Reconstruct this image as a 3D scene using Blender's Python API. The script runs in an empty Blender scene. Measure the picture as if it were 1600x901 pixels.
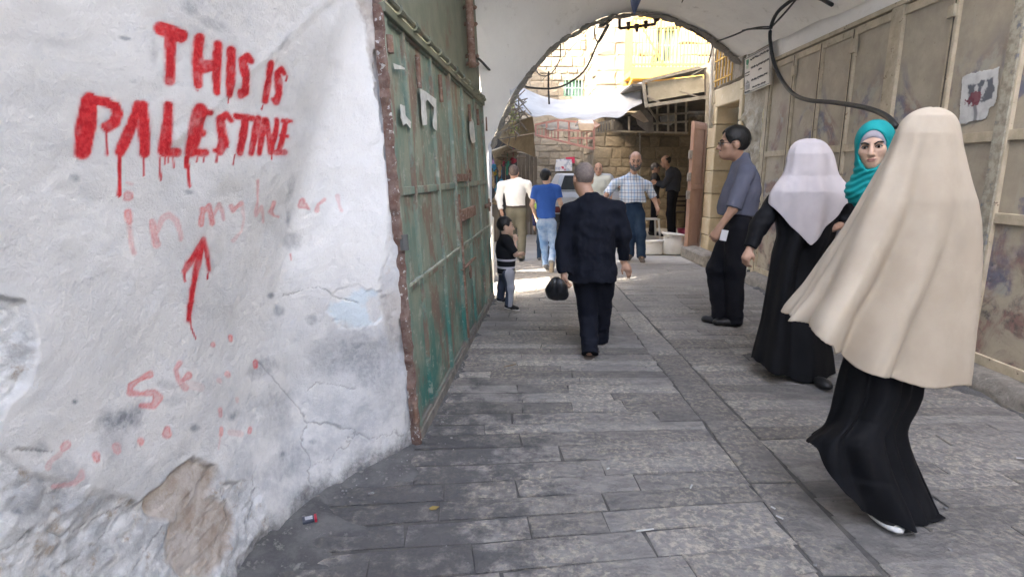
import bpy, bmesh, math, random
import numpy as np
from mathutils import Vector, Matrix
random.seed(7); rng = np.random.default_rng(11)
R = math.radians
SC = bpy.context.scene
COL = SC.collection

# ------------------------------------------------------------------ camera
CAM_H = 1.42; PITCH = R(11.6); FPX = 870.0
cam_d = bpy.data.cameras.new('camera'); cam = bpy.data.objects.new('camera', cam_d); COL.objects.link(cam)
cam.location = (0, 0, CAM_H); cam.rotation_euler = (R(90) - PITCH, 0, 0)
cam_d.sensor_width = 36; cam_d.lens = 36 * FPX / 1600; cam_d.clip_end = 500; cam_d.clip_start = 0.05
SC.camera = cam
# ------------------------------------------------------------------ daylight
SUN_DIR = Vector((-0.80, -0.46, 0.68)).normalized()       # towards the sun
w = bpy.data.worlds.new('World'); SC.world = w; w.use_nodes = True
nt = w.node_tree; bg = nt.nodes['Background']
sky = nt.nodes.new('ShaderNodeTexSky'); sky.sky_type = 'NISHITA'; sky.sun_disc = False
sky.dust_density = 5.0; sky.air_density = 1.0; sky.ozone_density = 0.3; sky.sun_elevation = math.asin(SUN_DIR.z); sky.sun_rotation = math.atan2(SUN_DIR.x, SUN_DIR.y)
nt.links.new(sky.outputs[0], bg.inputs[0]); bg.inputs[1].default_value = 0.15
sun_d = bpy.data.lights.new('sun', 'SUN'); sun = bpy.data.objects.new('sun', sun_d); COL.objects.link(sun)
sun_d.energy = 2.0; sun_d.angle = R(0.5); sun_d.color = (1, 0.95, 0.86)
sun.rotation_euler = (-SUN_DIR).to_track_quat('-Z', 'Y').to_euler()
SC.view_settings.view_transform = 'Standard'; SC.view_settings.look = 'None'
SC.view_settings.gamma = 1; SC.view_settings.use_curve_mapping = False
SC.view_settings.exposure = 3.64
SC.cycles.max_bounces = 10; SC.cycles.diffuse_bounces = 8

# ------------------------------------------------------------------ points measured through the lens
cp, sp_ = math.cos(PITCH), math.sin(PITCH)
def ray(u, v):
    q = (450.5 - v) / FPX
    return Vector(((u - 800) / FPX, cp + sp_ * q, cp * q - sp_))
EYE = Vector((0, 0, CAM_H))
def G(u, v, z=0.0):
    d = ray(u, v); return EYE + d * ((z - CAM_H) / d.z)
def atY(u, v, Y):
    d = ray(u, v); return EYE + d * (Y / d.y)
def atX(u, v, X):
    d = ray(u, v); return EYE + d * (X / d.x)
def onP(u, v, P, N):
    d = ray(u, v); P = Vector(P); N = Vector(N)
    return EYE + d * ((P - EYE).dot(N) / d.dot(N))
def project(x, y, z):                                       # numpy, world -> photograph pixels
    zz = z - CAM_H; dep = y * cp - zz * sp_; up = y * sp_ + zz * cp
    return 800 + FPX * x / dep, 450.5 - FPX * up / dep

# ------------------------------------------------------------------ noise in numpy
def _h(i, j, k):
    n = (i * 374761393 + j * 668265263 + k * 1274126177) & 0xffffffff
    n = ((n ^ (n >> 13)) * 1274126177) & 0xffffffff
    return ((n ^ (n >> 16)) & 0xffff) / 65535.0
def vnoise(x, y, z):
    x = np.asarray(x, float); y = np.asarray(y, float); z = np.asarray(z, float)
    i = np.floor(x).astype(np.int64); j = np.floor(y).astype(np.int64); k = np.floor(z).astype(np.int64)
    f = x - i; g = y - j; h = z - k
    f = f * f * (3 - 2 * f); g = g * g * (3 - 2 * g); h = h * h * (3 - 2 * h)
    def L(a, b, t): return a + (b - a) * t
    return L(L(L(_h(i, j, k), _h(i+1, j, k), f), L(_h(i, j+1, k), _h(i+1, j+1, k), f), g),
             L(L(_h(i, j, k+1), _h(i+1, j, k+1), f), L(_h(i, j+1, k+1), _h(i+1, j+1, k+1), f), g), h) * 2 - 1
def fbm(x, y, z, o=4):
    s = 0; a = 0.5; 
    for n in range(o):
        s = s + a * vnoise(x * 2**n + 17.3 * n, y * 2**n + 5.1 * n, z * 2**n + 9.7 * n); a *= 0.55
    return s
def sstep(a, b, x):
    t = np.clip((x - a) / (b - a), 0, 1); return t * t * (3 - 2 * t)

# ------------------------------------------------------------------ tagging
def tag(o, label=None, cat=None, group=None, kind=None):
    if label: o['label'] = label
    if cat: o['category'] = cat
    if group: o['group'] = group
    if kind: o['kind'] = kind
    return o
def empty(name, loc=(0, 0, 0), rz=0, parent=None):
    o = bpy.data.objects.new(name, None); COL.objects.link(o); o.location = loc; o.rotation_euler = (0, 0, rz)
    o.empty_display_size = 0.1
    if parent: o.parent = parent
    return o
def link(name, me, m=None, parent=None):
    o = bpy.data.objects.new(name, me); COL.objects.link(o)
    if m and not me.materials: me.materials.append(m)
    if parent: o.parent = parent
    return o
def local(parent, pts):                                      # world points -> points in an upright parent's space
    if parent is None: return [Vector(p) for p in pts]
    chain = Matrix.Identity(4); p = parent
    while p is not None:
        chain = Matrix.LocRotScale(p.location, p.rotation_euler, p.scale) @ chain; p = p.parent
    inv = chain.inverted(); return [inv @ Vector(p) for p in pts]

class MB:                                                    # collects shapes, becomes ONE mesh object
    def __init__(s): s.v = []; s.f = []
    def add(s, vs, fs):
        n = len(s.v); s.v += [tuple(p) for p in vs]; s.f += [tuple(i + n for i in f) for f in fs]; return s
    def box(s, lo, hi, M=None):
        x0, y0, z0 = lo; x1, y1, z1 = hi
        P = [Vector(p) for p in ((x0,y0,z0),(x1,y0,z0),(x1,y1,z0),(x0,y1,z0),(x0,y0,z1),(x1,y0,z1),(x1,y1,z1),(x0,y1,z1))]
        if M: P = [M @ p for p in P]
        return s.add(P, [(0,3,2,1),(4,5,6,7),(0,1,5,4),(1,2,6,5),(2,3,7,6),(3,0,4,7)])
    def bar(s, a, b, w, d=None, up=(0, 0, 1)):               # rectangular bar from a to b
        a = Vector(a); b = Vector(b); d = d or w; t = (b - a).normalized(); up = Vector(up)
        if abs(t.dot(up)) > .98: up = Vector((0, 1, 0))
        x = t.cross(up).normalized() * w / 2; y = x.cross(t).normalized() * d / 2
        P = [a-x-y, a+x-y, a+x+y, a-x+y, b-x-y, b+x-y, b+x+y, b-x+y]
        return s.add(P, [(0,1,2,3),(7,6,5,4),(4,5,1,0),(5,6,2,1),(6,7,3,2),(7,4,0,3)])
    def tube(s, pts, r, n=8, smooth=4, taper=None, caps=True):
        pts = [Vector(p) for p in pts]
        if smooth > 1 and len(pts) > 2: pts = catmull(pts, smooth)
        rings = []
        for i, p in enumerate(pts):
            t = (pts[min(i+1, len(pts)-1)] - pts[max(i-1, 0)]).normalized()
            a = t.cross(Vector((0.13, 0.21, 1))).normalized() if abs(t.z) < .96 else t.cross(Vector((0, 1, 0.1))).normalized()
            b = t.cross(a)
            rr = r if taper is None else r + (taper - r) * i / (len(pts) - 1)
            rings.append([p + (a * math.cos(k*2*math.pi/n) + b * math.sin(k*2*math.pi/n)) * rr for k in range(n)])
        V = [q for rg in rings for q in rg]
        F = [(i*n+k, i*n+(k+1) % n, (i+1)*n+(k+1) % n, (i+1)*n+k) for i in range(len(rings)-1) for k in range(n)]
        if caps: F += [tuple(range(n-1, -1, -1)), tuple(range((len(rings)-1)*n, len(rings)*n))]
        return s.add(V, F)
    def ball(s, c, r, nu=12, nv=8, M=None):
        r = (r, r, r) if not hasattr(r, '__len__') else r
        V = []; F = []
        for j in range(nv + 1):
            th = math.pi * j / nv
            for i in range(nu):
                ph = 2*math.pi*i/nu
                p = Vector((r[0]*math.sin(th)*math.cos(ph), r[1]*math.sin(th)*math.sin(ph), r[2]*math.cos(th)))
                if M: p = M @ p
                V.append(p + Vector(c))
        for j in range(nv):
            for i in range(nu): F.append((j*nu+i, (j+1)*nu+i, (j+1)*nu+(i+1) % nu, j*nu+(i+1) % nu))
        return s.add(V, F)
    def poly(s, pts, nrm, th):                               # a flat outline with real thickness
        n = len(pts); nrm = Vector(nrm).normalized() * th
        a = [Vector(p) for p in pts]; b = [p + nrm for p in a]
        return s.add(a + b, [tuple(range(n-1, -1, -1)), tuple(range(n, 2*n))] + [(i, (i+1) % n, n+(i+1) % n, n+i) for i in range(n)])
    def build(s, name, m, parent=None, smooth=False, bevel=0):
        me = bpy.data.meshes.new(name)
        me.from_pydata(local(parent, s.v), [], s.f)
        bm = bmesh.new(); bm.from_mesh(me); bmesh.ops.recalc_face_normals(bm, faces=bm.faces)
        if bevel: bmesh.ops.bevel(bm, geom=[e for e in bm.edges], offset=bevel, segments=1, affect='EDGES', profile=.6)
        bm.to_mesh(me); bm.free()
        if smooth: me.shade_smooth()
        return link(name, me, m, parent)
def catmull(p, n):
    p = [Vector(q) for q in p]; q = [2*p[0]-p[1]] + p + [2*p[-1]-p[-2]]; out = []
    for i in range(1, len(q)-2):
        for k in range(n):
            t = k / n
            out.append(.5*((2*q[i]) + (q[i+1]-q[i-1])*t + (2*q[i-1]-5*q[i]+4*q[i+1]-q[i+2])*t*t + (3*q[i]-q[i-1]-3*q[i+1]+q[i+2])*t**3))
    out.append(p[-1]); return out
def np_mesh(name, V, F, m=None, parent=None, smooth=True, attrs=None):
    V = np.asarray(V, np.float32); F = np.asarray(F, np.int32); k = F.shape[1]
    if parent is not None:
        chain = Matrix.Identity(4); p = parent
        while p is not None: chain = Matrix.LocRotScale(p.location, p.rotation_euler, p.scale) @ chain; p = p.parent
        A = np.array(chain.inverted()); V = (V @ A[:3, :3].T + A[:3, 3]).astype(np.float32)
    me = bpy.data.meshes.new(name)
    me.vertices.add(len(V)); me.vertices.foreach_set('co', V.ravel())
    me.loops.add(F.size); me.loops.foreach_set('vertex_index', F.ravel())
    me.polygons.add(len(F)); me.polygons.foreach_set('loop_start', np.arange(0, F.size, k, dtype=np.int32))
    for an, arr in (attrs or {}).items():
        at = me.attributes.new(an, 'FLOAT_COLOR', 'POINT'); at.data.foreach_set('color', np.asarray(arr, np.float32).ravel())
    me.update(); me.validate()
    if smooth: me.shade_smooth()
    return link(name, me, m, parent)
def grid_faces(nu, nv, wrap=False):
    i, j = np.meshgrid(np.arange(nu if wrap else nu-1), np.arange(nv-1), indexing='ij')
    a = i*nv+j; b = ((i+1) % nu)*nv+j
    return np.stack([a, b, b+1, a+1], -1).reshape(-1, 4)

# ------------------------------------------------------------------ procedural materials
class NT:
    def __init__(s, name):
        s.m = bpy.data.materials.new(name); s.m.use_nodes = True; s.t = s.m.node_tree; s.b = s.t.nodes['Principled BSDF']
        s.co = s.n('ShaderNodeTexCoord').outputs['Object']
        s.rnd = s.n('ShaderNodeObjectInfo').outputs['Random']
        off = s.n('ShaderNodeVectorMath'); off.operation = 'SCALE'; off.inputs[0].default_value = (37, 19, 53); s.l(s.rnd, off.inputs[3])
        ad = s.n('ShaderNodeVectorMath'); ad.operation = 'ADD'; s.l(s.co, ad.inputs[0]); s.l(off.outputs[0], ad.inputs[1])
        s.rco = ad.outputs[0]
    def n(s, t): return s.t.nodes.new(t)
    def l(s, a, b): s.t.links.new(a, b)
    def scaled(s, v, sc):
        k = s.n('ShaderNodeVectorMath'); k.operation = 'MULTIPLY'; s.l(v, k.inputs[0]); k.inputs[1].default_value = sc; return k.outputs[0]
    def noise(s, scale, detail=6, rough=.6, v=None, dist=0):
        k = s.n('ShaderNodeTexNoise'); k.inputs['Scale'].default_value = scale; k.inputs['Detail'].default_value = detail
        k.inputs['Roughness'].default_value = rough; k.inputs['Distortion'].default_value = dist; s.l(v or s.co, k.inputs['Vector']); return k.outputs['Fac']
    def vor(s, scale, v=None, feat='F1'):
        k = s.n('ShaderNodeTexVoronoi'); k.feature = feat; k.inputs['Scale'].default_value = scale; s.l(v or s.co, k.inputs['Vector']); return k.outputs[0]
    def ramp(s, f, a, b):
        k = s.n('ShaderNodeMapRange'); k.interpolation_type = 'SMOOTHSTEP'; k.inputs[1].default_value = a; k.inputs[2].default_value = b; s.l(f, k.inputs[0]); return k.outputs[0]
    def mix(s, f, a, b, mode='MIX'):
        k = s.n('ShaderNodeMix'); k.data_type = 'RGBA'; k.blend_type = mode
        for v, i in ((f, 0), (a, 6), (b, 7)):
            if isinstance(v, (int, float)): k.inputs[i].default_value = v
            elif isinstance(v, tuple): k.inputs[i].default_value = (*v, 1)
            else: s.l(v, k.inputs[i])
        return k.outputs[2]
    def math(s, op, a, b=0.0, c=False):
        k = s.n('ShaderNodeMath'); k.operation = op; k.use_clamp = c
        for v, i in ((a, 0), (b, 1)):
            if isinstance(v, (int, float)): k.inputs[i].default_value = v
            else: s.l(v, k.inputs[i])
        return k.outputs[0]
    def attr(s, name):
        k = s.n('ShaderNodeAttribute'); k.attribute_name = name; sep = s.n('ShaderNodeSeparateColor'); s.l(k.outputs['Color'], sep.inputs[0])
        return sep.outputs[0], sep.outputs[1], sep.outputs[2], k.outputs['Alpha']
    def xyz(s, v=None):
        k = s.n('ShaderNodeSeparateXYZ'); s.l(v or s.co, k.inputs[0]); return k.outputs
    def out(s, col, rough=.8, bump=None, bs=.3, bd=.01, metal=0, spec=.5):
        if isinstance(col, tuple): s.b.inputs['Base Color'].default_value = (*col, 1)
        else: s.l(col, s.b.inputs['Base Color'])
        if isinstance(rough, (int, float)): s.b.inputs['Roughness'].default_value = rough
        else: s.l(rough, s.b.inputs['Roughness'])
        s.b.inputs['Metallic'].default_value = metal; s.b.inputs['Specular IOR Level'].default_value = spec
        if bump is not None:
            k = s.n('ShaderNodeBump'); k.inputs['Strength'].default_value = bs; k.inputs['Distance'].default_value = bd
            s.l(bump, k.inputs['Height']); s.l(k.outputs[0], s.b.inputs['Normal'])
        return s.m
def mottle(name, c1, c2, scale=6, rough=.8, bs=.3, bd=.01, bscale=40, c3=None, s3=2.5, t3=(.55, .7), rnd=0, metal=0, spec=.4, lo=.35, hi=.65):
    k = NT(name); n1 = k.noise(scale, 8, .65, k.rco); col = k.mix(k.ramp(n1, lo, hi), c1, c2)
    if c3: col = k.mix(k.ramp(k.noise(s3, 8, .7, k.rco), *t3), col, c3)
    if rnd:
        v = k.math('MULTIPLY_ADD', k.rnd, 2*rnd); k.t.nodes[-1].inputs[2].default_value = 1 - rnd
        g = k.n('ShaderNodeCombineColor'); [k.l(v, g.inputs[i]) for i in range(3)]
        col = k.mix(1.0, col, g.outputs[0], 'MULTIPLY')
    return k.out(col, rough, k.noise(bscale, 6, .7, k.rco), bs, bd, metal, spec)
def cloth(name, c, c2=None, rough=.9, wv=420, bs=.12, crease=0):
    k = NT(name); c2 = c2 or tuple(x * .8 for x in c)
    col = k.mix(k.ramp(k.noise(5, 5), .35, .65), c, c2)
    m = k.out(col, rough, k.math('ADD', k.math('ADD', k.noise(wv, 2), k.math('MULTIPLY', k.noise(14, 4), 2.0)), k.math('MULTIPLY', k.math('ABSOLUTE', k.math('SUBTRACT', k.noise(1.0, 3, .5, k.scaled(k.co, (7, 7, 1.6)), .6), .5)), crease*40)), bs, .004, spec=.2)
    return m
# ================================================================== GROUND
def stone_mat(name, a, b, c, stain):
    k = NT(name)
    pos = k.n('ShaderNodeNewGeometry').outputs['Position']
    n1 = k.noise(1, 9, .72, k.scaled(pos, (8, 15, 12))); n2 = k.noise(34, 6, .7, pos); n3 = k.noise(1.6, 6, .6, pos)
    col = k.mix(k.ramp(n1, .38, .62), a, b)
    col = k.mix(k.math('MULTIPLY', k.ramp(n2, .46, .62), k.ramp(n3, .36, .6)), col, c)
    v = k.math('MULTIPLY_ADD', k.rnd, .55); k.t.nodes[-1].inputs[2].default_value = .72
    g = k.n('ShaderNodeCombineColor'); [k.l(v, g.inputs[i]) for i in range(3)]
    col = k.mix(1.0, col, g.outputs[0], 'MULTIPLY')
    x = k.xyz(pos)
    near = k.math('MULTIPLY', k.ramp(x[0], .75, -.5), k.ramp(x[1], 4.6, 2.6))      # damp grime that has gathered along the foot of the wall
    st = k.math('MULTIPLY', k.ramp(k.math('ADD', k.noise(5, 9, .75, pos), k.math('MULTIPLY', near, .23)), .56, .74), .8)
    col = k.mix(st, col, stain)
    col = k.mix(k.math('MULTIPLY', k.ramp(n3, .55, .7), .35), col, stain)
    far_pale = k.math('MULTIPLY', k.ramp(x[1], 3.8, 8.5), .75)                                     # paler towards the far end of the street
    col = k.mix(far_pale, col, (.36, .33, .29))
    h = k.math('ADD', k.math('MULTIPLY', n1, 1.6), k.math('ADD', n2, k.math('MULTIPLY', k.vor(26, pos), .5)))
    return k.out(col, k.ramp(n1, -.6, .75), h, .9, .028, spec=.3)
m_pave = stone_mat('worn_paving', (.215, .203, .193), (.30, .283, .264), (.47, .42, .345), (.10, .098, .10))
m_joint = mottle('joint_dirt', (.075, .071, .067), (.12, .112, .102), 14, .95, .6, .01, 60)
m_court = mottle('dusty_concrete', (.50, .46, .395), (.40, .365, .315), 3, .95, .5, .01, 30, (.5, .47, .42), 9)

gm = MB(); gm.add([(-60, -60, -.013), (60, -60, -.013), (60, 90, -.013), (-60, 90, -.013)], [(0, 1, 2, 3)])
ground = tag(gm.build('ground', m_joint), kind='structure')
cm = MB(); cm.add([(-3, 8.95, -.006), (9, 8.95, -.006), (9, 40, -.006), (-3, 40, -.006)], [(0, 1, 2, 3)])
tag(cm.build('courtyard_ground', m_court), kind='structure')
pave = tag(empty('pavement'), kind='structure')
def stone_mesh(seed, bev=.012):
    r = random.Random(seed); j = lambda a: r.uniform(-a, a)
    b = [(-.5+j(.012), -.5+j(.05)), (0+j(.1), -.5+j(.03)), (.5+j(.012), -.5+j(.05)), (.5+j(.012), .5+j(.05)), (0+j(.1), .5+j(.03)), (-.5+j(.012), .5+j(.05))]
    V = [(x, y, -1) for x, y in b] + [(x, y, -.12+j(.05)) for x, y in b] + [(x*.97+j(.01), y*.88+j(.05), j(.22)) for x, y in b] + [(0, 0, .18+j(.12))]
    F = []
    for i in range(6):
        k = (i+1) % 6
        F += [(i, k, 6+k, 6+i), (6+i, 6+k, 12+k, 12+i), (12+i, 12+k, 18)]
    me = bpy.data.meshes.new('paving_stone'); me.from_pydata(V, [], F); me.materials.append(m_pave)
    return me
stones_me = [stone_mesh(s) for s in range(14)]
def row_y(y0, x): return y0 + max(0, .30 * (3.6 - y0) / 2.2) * (x - .6) * .55 if y0 < 3.6 else y0
items = []
y = 1.05; r0 = random.Random(3)
while y < 9.0:
    h = r0.uniform(.115, .165) if y < 5 else r0.uniform(.13, .19)
    for (xa, xb) in ((-1.25 if y < 2.6 else -.52, 1.121), (1.372, 3.12)):
        x = xa
        while x < xb - .05:
            L = min(r0.choice((r0.uniform(.3, .6), r0.uniform(.55, 1.0))), xb - x)
            if xb - x - L < .22: L = xb - x
            items.append((x + L/2, y + h/2, L, h)); x += L
    y += h
x = 1.0; yy = 1.0
while yy < 9.0:
    L = r0.uniform(.55, .85); items.append((1.24, yy + L/2, .235, L, 1)); yy += L
items.sort(key=lambda t: (t[0] - 0)**2 * .5 + t[1]**2)
rest = MB(); cnt = 0
for it in items:
    x, yc, L, h = it[:4]; slab = len(it) > 4
    ya = yc if slab else row_y(yc, x)
    ang = 0 if slab else math.atan2(row_y(yc, x+.1) - row_y(yc, x-.1), .2)
    me = stones_me[r0.randrange(len(stones_me))]
    u = project(x, max(ya, .3), 0.0)
    ht = .022 + (r0.uniform(-.003, .003) if not slab else .001)
    sx, sy = (L - .004, (h - .006)) if not slab else (.226, h - .01)
    if slab: M_ = Matrix.LocRotScale(Vector((x, ya, ht - .028)), Matrix.Rotation(math.pi/2, 3, 'Z').to_quaternion(), Vector((sy, sx, .022)))
    else: M_ = Matrix.LocRotScale(Vector((x, ya, ht - .028)), Matrix.Rotation(ang + r0.uniform(-.012, .012), 3, 'Z').to_quaternion(), Vector((sx, sy / max(.8, math.cos(ang)), .022)))
    vis = -60 < u[0] < 1660 and u[1] < 940
    if vis and cnt < 296:
        o = bpy.data.objects.new('paving_stone', me); COL.objects.link(o); o.parent = pave; o.matrix_local = M_; cnt += 1
    else: rest.add([M_ @ v.co for v in me.vertices], [tuple(p.vertices) for p in me.polygons])
tag(rest.build('paving_stones', m_pave, pave), kind='stuff')

# ================================================================== LEFT PLASTER WALL WITH THE PAINTED WORDS
def seg_d(px, py, pts):                                      # distance to a polyline whose points carry a half-width; < 0 inside
    d = np.full(px.shape, 1e3)
    for (x0, y0, w0), (x1, y1, w1) in zip(pts[:-1], pts[1:]):
        dx, dy = x1-x0, y1-y0; L = dx*dx+dy*dy + 1e-9
        t = np.clip(((px-x0)*dx + (py-y0)*dy)/L, 0, 1)
        d = np.minimum(d, np.hypot(px-x0-t*dx, py-y0-t*dy) - (w0+(w1-w0)*t))
    return d
def z1(*p): return [(100+x*.2375, 20+y*.2375, w*.2375) for x, y, w in p]
def z2(*p): return [(100+x*.2886, 220+y*.2886, w*.2886) for x, y, w in p]
def z3(*p): return [(40+x*.355, 460+y*.355, w*.355) for x, y, w in p]
SPRAY = [z1((645,105,46),(700,125,46),(770,155,46)), z1((706,150,38),(700,300,37),(692,445,34)),
    z1((888,170,36),(880,330,38),(868,470,32)), z1((1012,215,33),(1003,360,34),(998,520,27)), z1((890,360,46),(1000,345,36)),
    z1((1100,250,33),(1095,400,34),(1085,535,27)),
    z1((1225,315,26),(1205,287,26),(1175,310,28),(1180,370,30),(1192,450,32),(1190,520,30),(1165,540,26),(1152,515,16)),
    z1((1363,335,24),(1350,450,25),(1334,580,22)),
    z1((1455,400,18),(1435,370,22),(1408,400,24),(1418,460,26),(1422,530,24),(1400,585,24),(1382,570,16)),
    [(138,157,13),(135,200,16),(131,236,13)], [(136,156,8),(152,158,8),(166,160,8)], [(163,160,7),(178,166,8),(182,178,8.5),(178,191,9),(168,199,8),(162,197,5)],
    [(213,165,8),(206,190,9),(195,220,9),(186,238,8)], [(221,165,8),(223,200,10),(224,238,9)], [(212,163,5),(225,164,5)],
    [(261,165,7.5),(258,205,9),(254,236,9.5)], [(252,238,7),(276,238,7)],
    [(308,172,11),(303,205,12),(297,237,9)], [(306,174,6),(326,177,5)], [(306,207,6),(314,208,6)], [(297,238,7),(317,238,6)],
    [(359,188,4.5),(352,180,6),(342,186,7),(343,202,7.5),(346,222,8),(338,236,7),(331,235,4)],
    [(367,182,5.5),(395,185,5)], [(382,186,7),(375,212,8),(369,238,6)], [(404,186,6),(396,212,6.5),(388,239,5)],
    [(414,188,5),(408,212,5.5),(401,239,4.5)], [(416,188,5),(418,214,4.5),(419,238,4)], [(433,188,4.5),(427,212,5),(420,239,4)],
    [(447,190,4),(439,214,5.5),(431,238,4.5)], [(442,189,4),(455,190,3)], [(436,212,4),(447,213,3.2)], [(428,238,4.5),(442,238,4)],
    z2((732,535,14),(700,600,20),(655,660,17),(628,705,10)), z2((735,535,14),(755,620,15),(768,700,9)), z2((728,560,20),(690,700,17),(665,830,15),(655,900,16)),
    [(291,470,5),(288,499,4.5)]]
def drip(x, y0, y1, w=1.3, dx=0): return [(x, y0, w*.8), (x+dx*.5, (y0+y1)/2, w), (x+dx, y1-1, w*1.1), (x+dx, y1, w*.5)]
DRIPS = [drip(166,200,243,1.6,1), drip(186,240,306,3,0), drip(222,245,275,1.6), drip(247,245,282,1.5,2), drip(256,245,258,1,-1), drip(262,245,256,1), drip(270,245,263,1.2),
    drip(294,245,292,2.0,-1), drip(291,245,262,3.2), drip(306,245,254,1,-1), drip(317,245,253,1,-2), drip(334,240,254,1.2,-2), drip(361,241,258,1.2,-3), drip(421,241,250,1,-1),
    drip(128,240,246,1.4), drip(133,240,245,1.2), drip(304,135,144,1.2), drip(356,152,162,1.3), drip(413,164,172,1.2,-2), drip(352,226,231,1), drip(281,426,440,1.6,1), drip(319,427,436,1.3,-1),
    [(291,498,1.6),(293,512,1.2),(297,522,1.1),(300,529,.8)], drip(386,103,110,1), drip(450,118,128,1.1,-2), drip(312,188,204,1,-1), drip(316,190,196,.9), drip(306,206,232,1.1,-2)]
HAND = [(z2((345,300,27),(346,303,25)), .75), (z2((345,390,22),(350,435,18)), .85), (z2((350,440,13),(362,540,12),(372,606,15)), .38),
    (z2((470,440,16),(478,500,18),(490,560,20)), .62), (z2((495,490,13),(520,420,15),(555,400,16),(590,430,15),(610,520,11),(608,535,10)), .42),
    (z2((727,370,15),(722,410,16),(718,450,16)), .85), (z2((730,385,12),(765,352,15),(778,400,16),(786,445,14)), .8), (z2((795,400,10),(825,345,13),(845,380,10),(850,425,7)), .5),
    (z2((895,355,12),(902,378,13),(930,352,10),(945,340,14)), .62), (z2((952,345,8),(960,420,6),(945,490,7),(900,540,11)), .28),
    (z2((1028,215,9),(1028,300,6),(1026,400,12)), .5), (z2((1030,395,10),(1052,358,12),(1070,400,8),(1078,440,6)), .45),
    (z2((1115,370,14),(1125,335,13),(1110,380,13),(1130,405,8),(1155,412,6)), .6), (z2((1285,325,18),(1275,350,16),(1300,350,16),(1325,370,6)), .65),
    (z2((1365,375,16),(1370,345,10),(1410,318,9)), .55), (z2((1483,300,12),(1490,350,7),(1500,378,10)), .35), (z2((1226,615,4),(1229,645,3)), .7), (z2((335,225,8),(365,235,8)), .3),
    (z3((545,352,16),(500,372,10),(460,400,14),(452,432,14),(500,436,10),(560,430,14),(578,455,20),(555,488,15),(505,488,11)), .78),
    (z3((668,300,11),(650,330,9),(660,375,11),(690,410,14)), .6), (z3((680,375,10),(705,355,17)), .75), (z3((815,221,12),(816,222,10)), .7), (z3((898,186,11),(899,200,9)), .85),
    (z3((1015,298,13),(1015,315,11)), .85), (z3((880,350,14),(881,352,13)), .6), (z3((842,378,13),(844,380,10)), .3), (z3((845,505,11),(847,530,10)), .55), (z3((848,590,10),(847,615,9)), .7), (z3((847,615,5),(838,680,3)), .3),
    (z3((922,460,11),(923,470,9)), .25), (z3((982,590,10),(980,602,10)), .7), (z3((890,605,14),(940,612,14)), .22), (z3((617,592,14),(616,612,21)), .72), (z3((498,645,17),(498,652,13)), .68),
    (z3((392,670,20),(395,685,18)), .5), (z3((298,705,17),(297,725,15)), .7), (z3((180,660,18),(165,675,15)), .6), (z3((150,700,12),(105,735,12),(97,760,14)), .3), (z3((235,775,9),(232,800,15),(205,830,12),(130,845,10)), .42), (z3((700,395,20),(760,408,18)), .14)]

NS, NZ = 600, 640
sv = np.linspace(0, 1, NS); zv = np.linspace(-.03, 2.95, NZ)
S, Z = np.meshgrid(sv, zv, indexing='ij')
tz = sstep(.85, 2.35, Z); fl = sstep(.55, -.05, Z)
def lp(a, b, t): return a + (b - a) * t
top = sstep(1.9, 3.0, Z)
A_ = (np.full_like(Z, -1.19) + .04*top, np.full_like(Z, .25))
B_ = (-1.10 + .07*fl + .05*top, np.full_like(Z, 1.2))
D_ = (-.505 - .055*Z, np.full_like(Z, 2.79))
C_ = (lp(-1.0 + .11*fl, -.70, tz), lp(2.34 - .16*fl, 2.60, tz))
knots = [A_, B_, C_, D_]; kt = [0, .36, .74, 1.0]
def herm(axis):
    P = [k[axis] for k in knots]; out = np.zeros_like(S)
    T = [(P[1]-P[0])/(kt[1]-kt[0]), (P[2]-P[0])/(kt[2]-kt[0]) * .75, (P[3]-P[1])/(kt[3]-kt[1]) * .55, (P[3]-P[2])/(kt[3]-kt[2])]
    for i in range(3):
        h = kt[i+1]-kt[i]; t = np.clip((S-kt[i])/h, 0, 1); mk = (S >= kt[i]) & (S <= kt[i+1])
        v = (2*t**3-3*t**2+1)*P[i] + (t**3-2*t**2+t)*h*T[i] + (-2*t**3+3*t**2)*P[i+1] + (t**3-t**2)*h*T[i+1]
        out = np.where(mk, v, out)
    return out
WX, WY = herm(0), herm(1)
dxs = np.gradient(WX, axis=0); dys = np.gradient(WY, axis=0); dl = np.hypot(dxs, dys) + 1e-9
NXw, NYw = dys/dl, -dxs/dl                                    # out of the wall, into the street
PU, PV = project(WX, WY, Z)
f_lo = fbm(WX*2.2+3, WY*2.2, Z*2.2, 3); f_md = fbm(WX*9, WY*9, Z*9, 4); f_hi = fbm(WX*38, WY*38, Z*38, 4); f_rk = fbm(WX*5+9, WY*5, Z*7, 5)
jit = f_md*26 + f_hi*9
# where the plaster has gone: the rocky foot, the patch at the far left, the strip along the door frame
ub = np.array([-400, 0, 60, 130, 215, 262, 300, 332, 348, 395, 425, 455, 700]); vb = np.array([690, 705, 742, 762, 786, 742, 714, 724, 752, 742, 800, 900, 990])
foot = sstep(-6, 6, PV + jit*.55 - np.interp(PU, ub, vb))
lu = np.interp(PV, [430, 452, 470, 520, 560, 600, 640, 720, 760], [-90, -60, 42, 58, 60, 45, 10, -10, -60])
left = sstep(5, -5, PU + jit*.5 - lu)
edge = sstep(-5, 5, PU + jit*.45 - np.interp(PV, [0, 60, 110, 160, 300, 420, 470, 520, 600, 700], [556, 572, 580, 596, 612, 598, 590, 604, 622, 640]))
edge2 = sstep(-5, 5, PU + jit*.6 - np.interp(PV, [0, 60, 110, 160, 300, 700], [583, 590, 588, 596, 616, 655]))
pk = lambda x0, y0, rx, ry, rot=0: np.hypot(((PU-x0)*math.cos(rot)+(PV-y0)*math.sin(rot))/rx, (-(PU-x0)*math.sin(rot)+(PV-y0)*math.cos(rot))/ry)
rock = np.maximum(foot, left)
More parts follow.
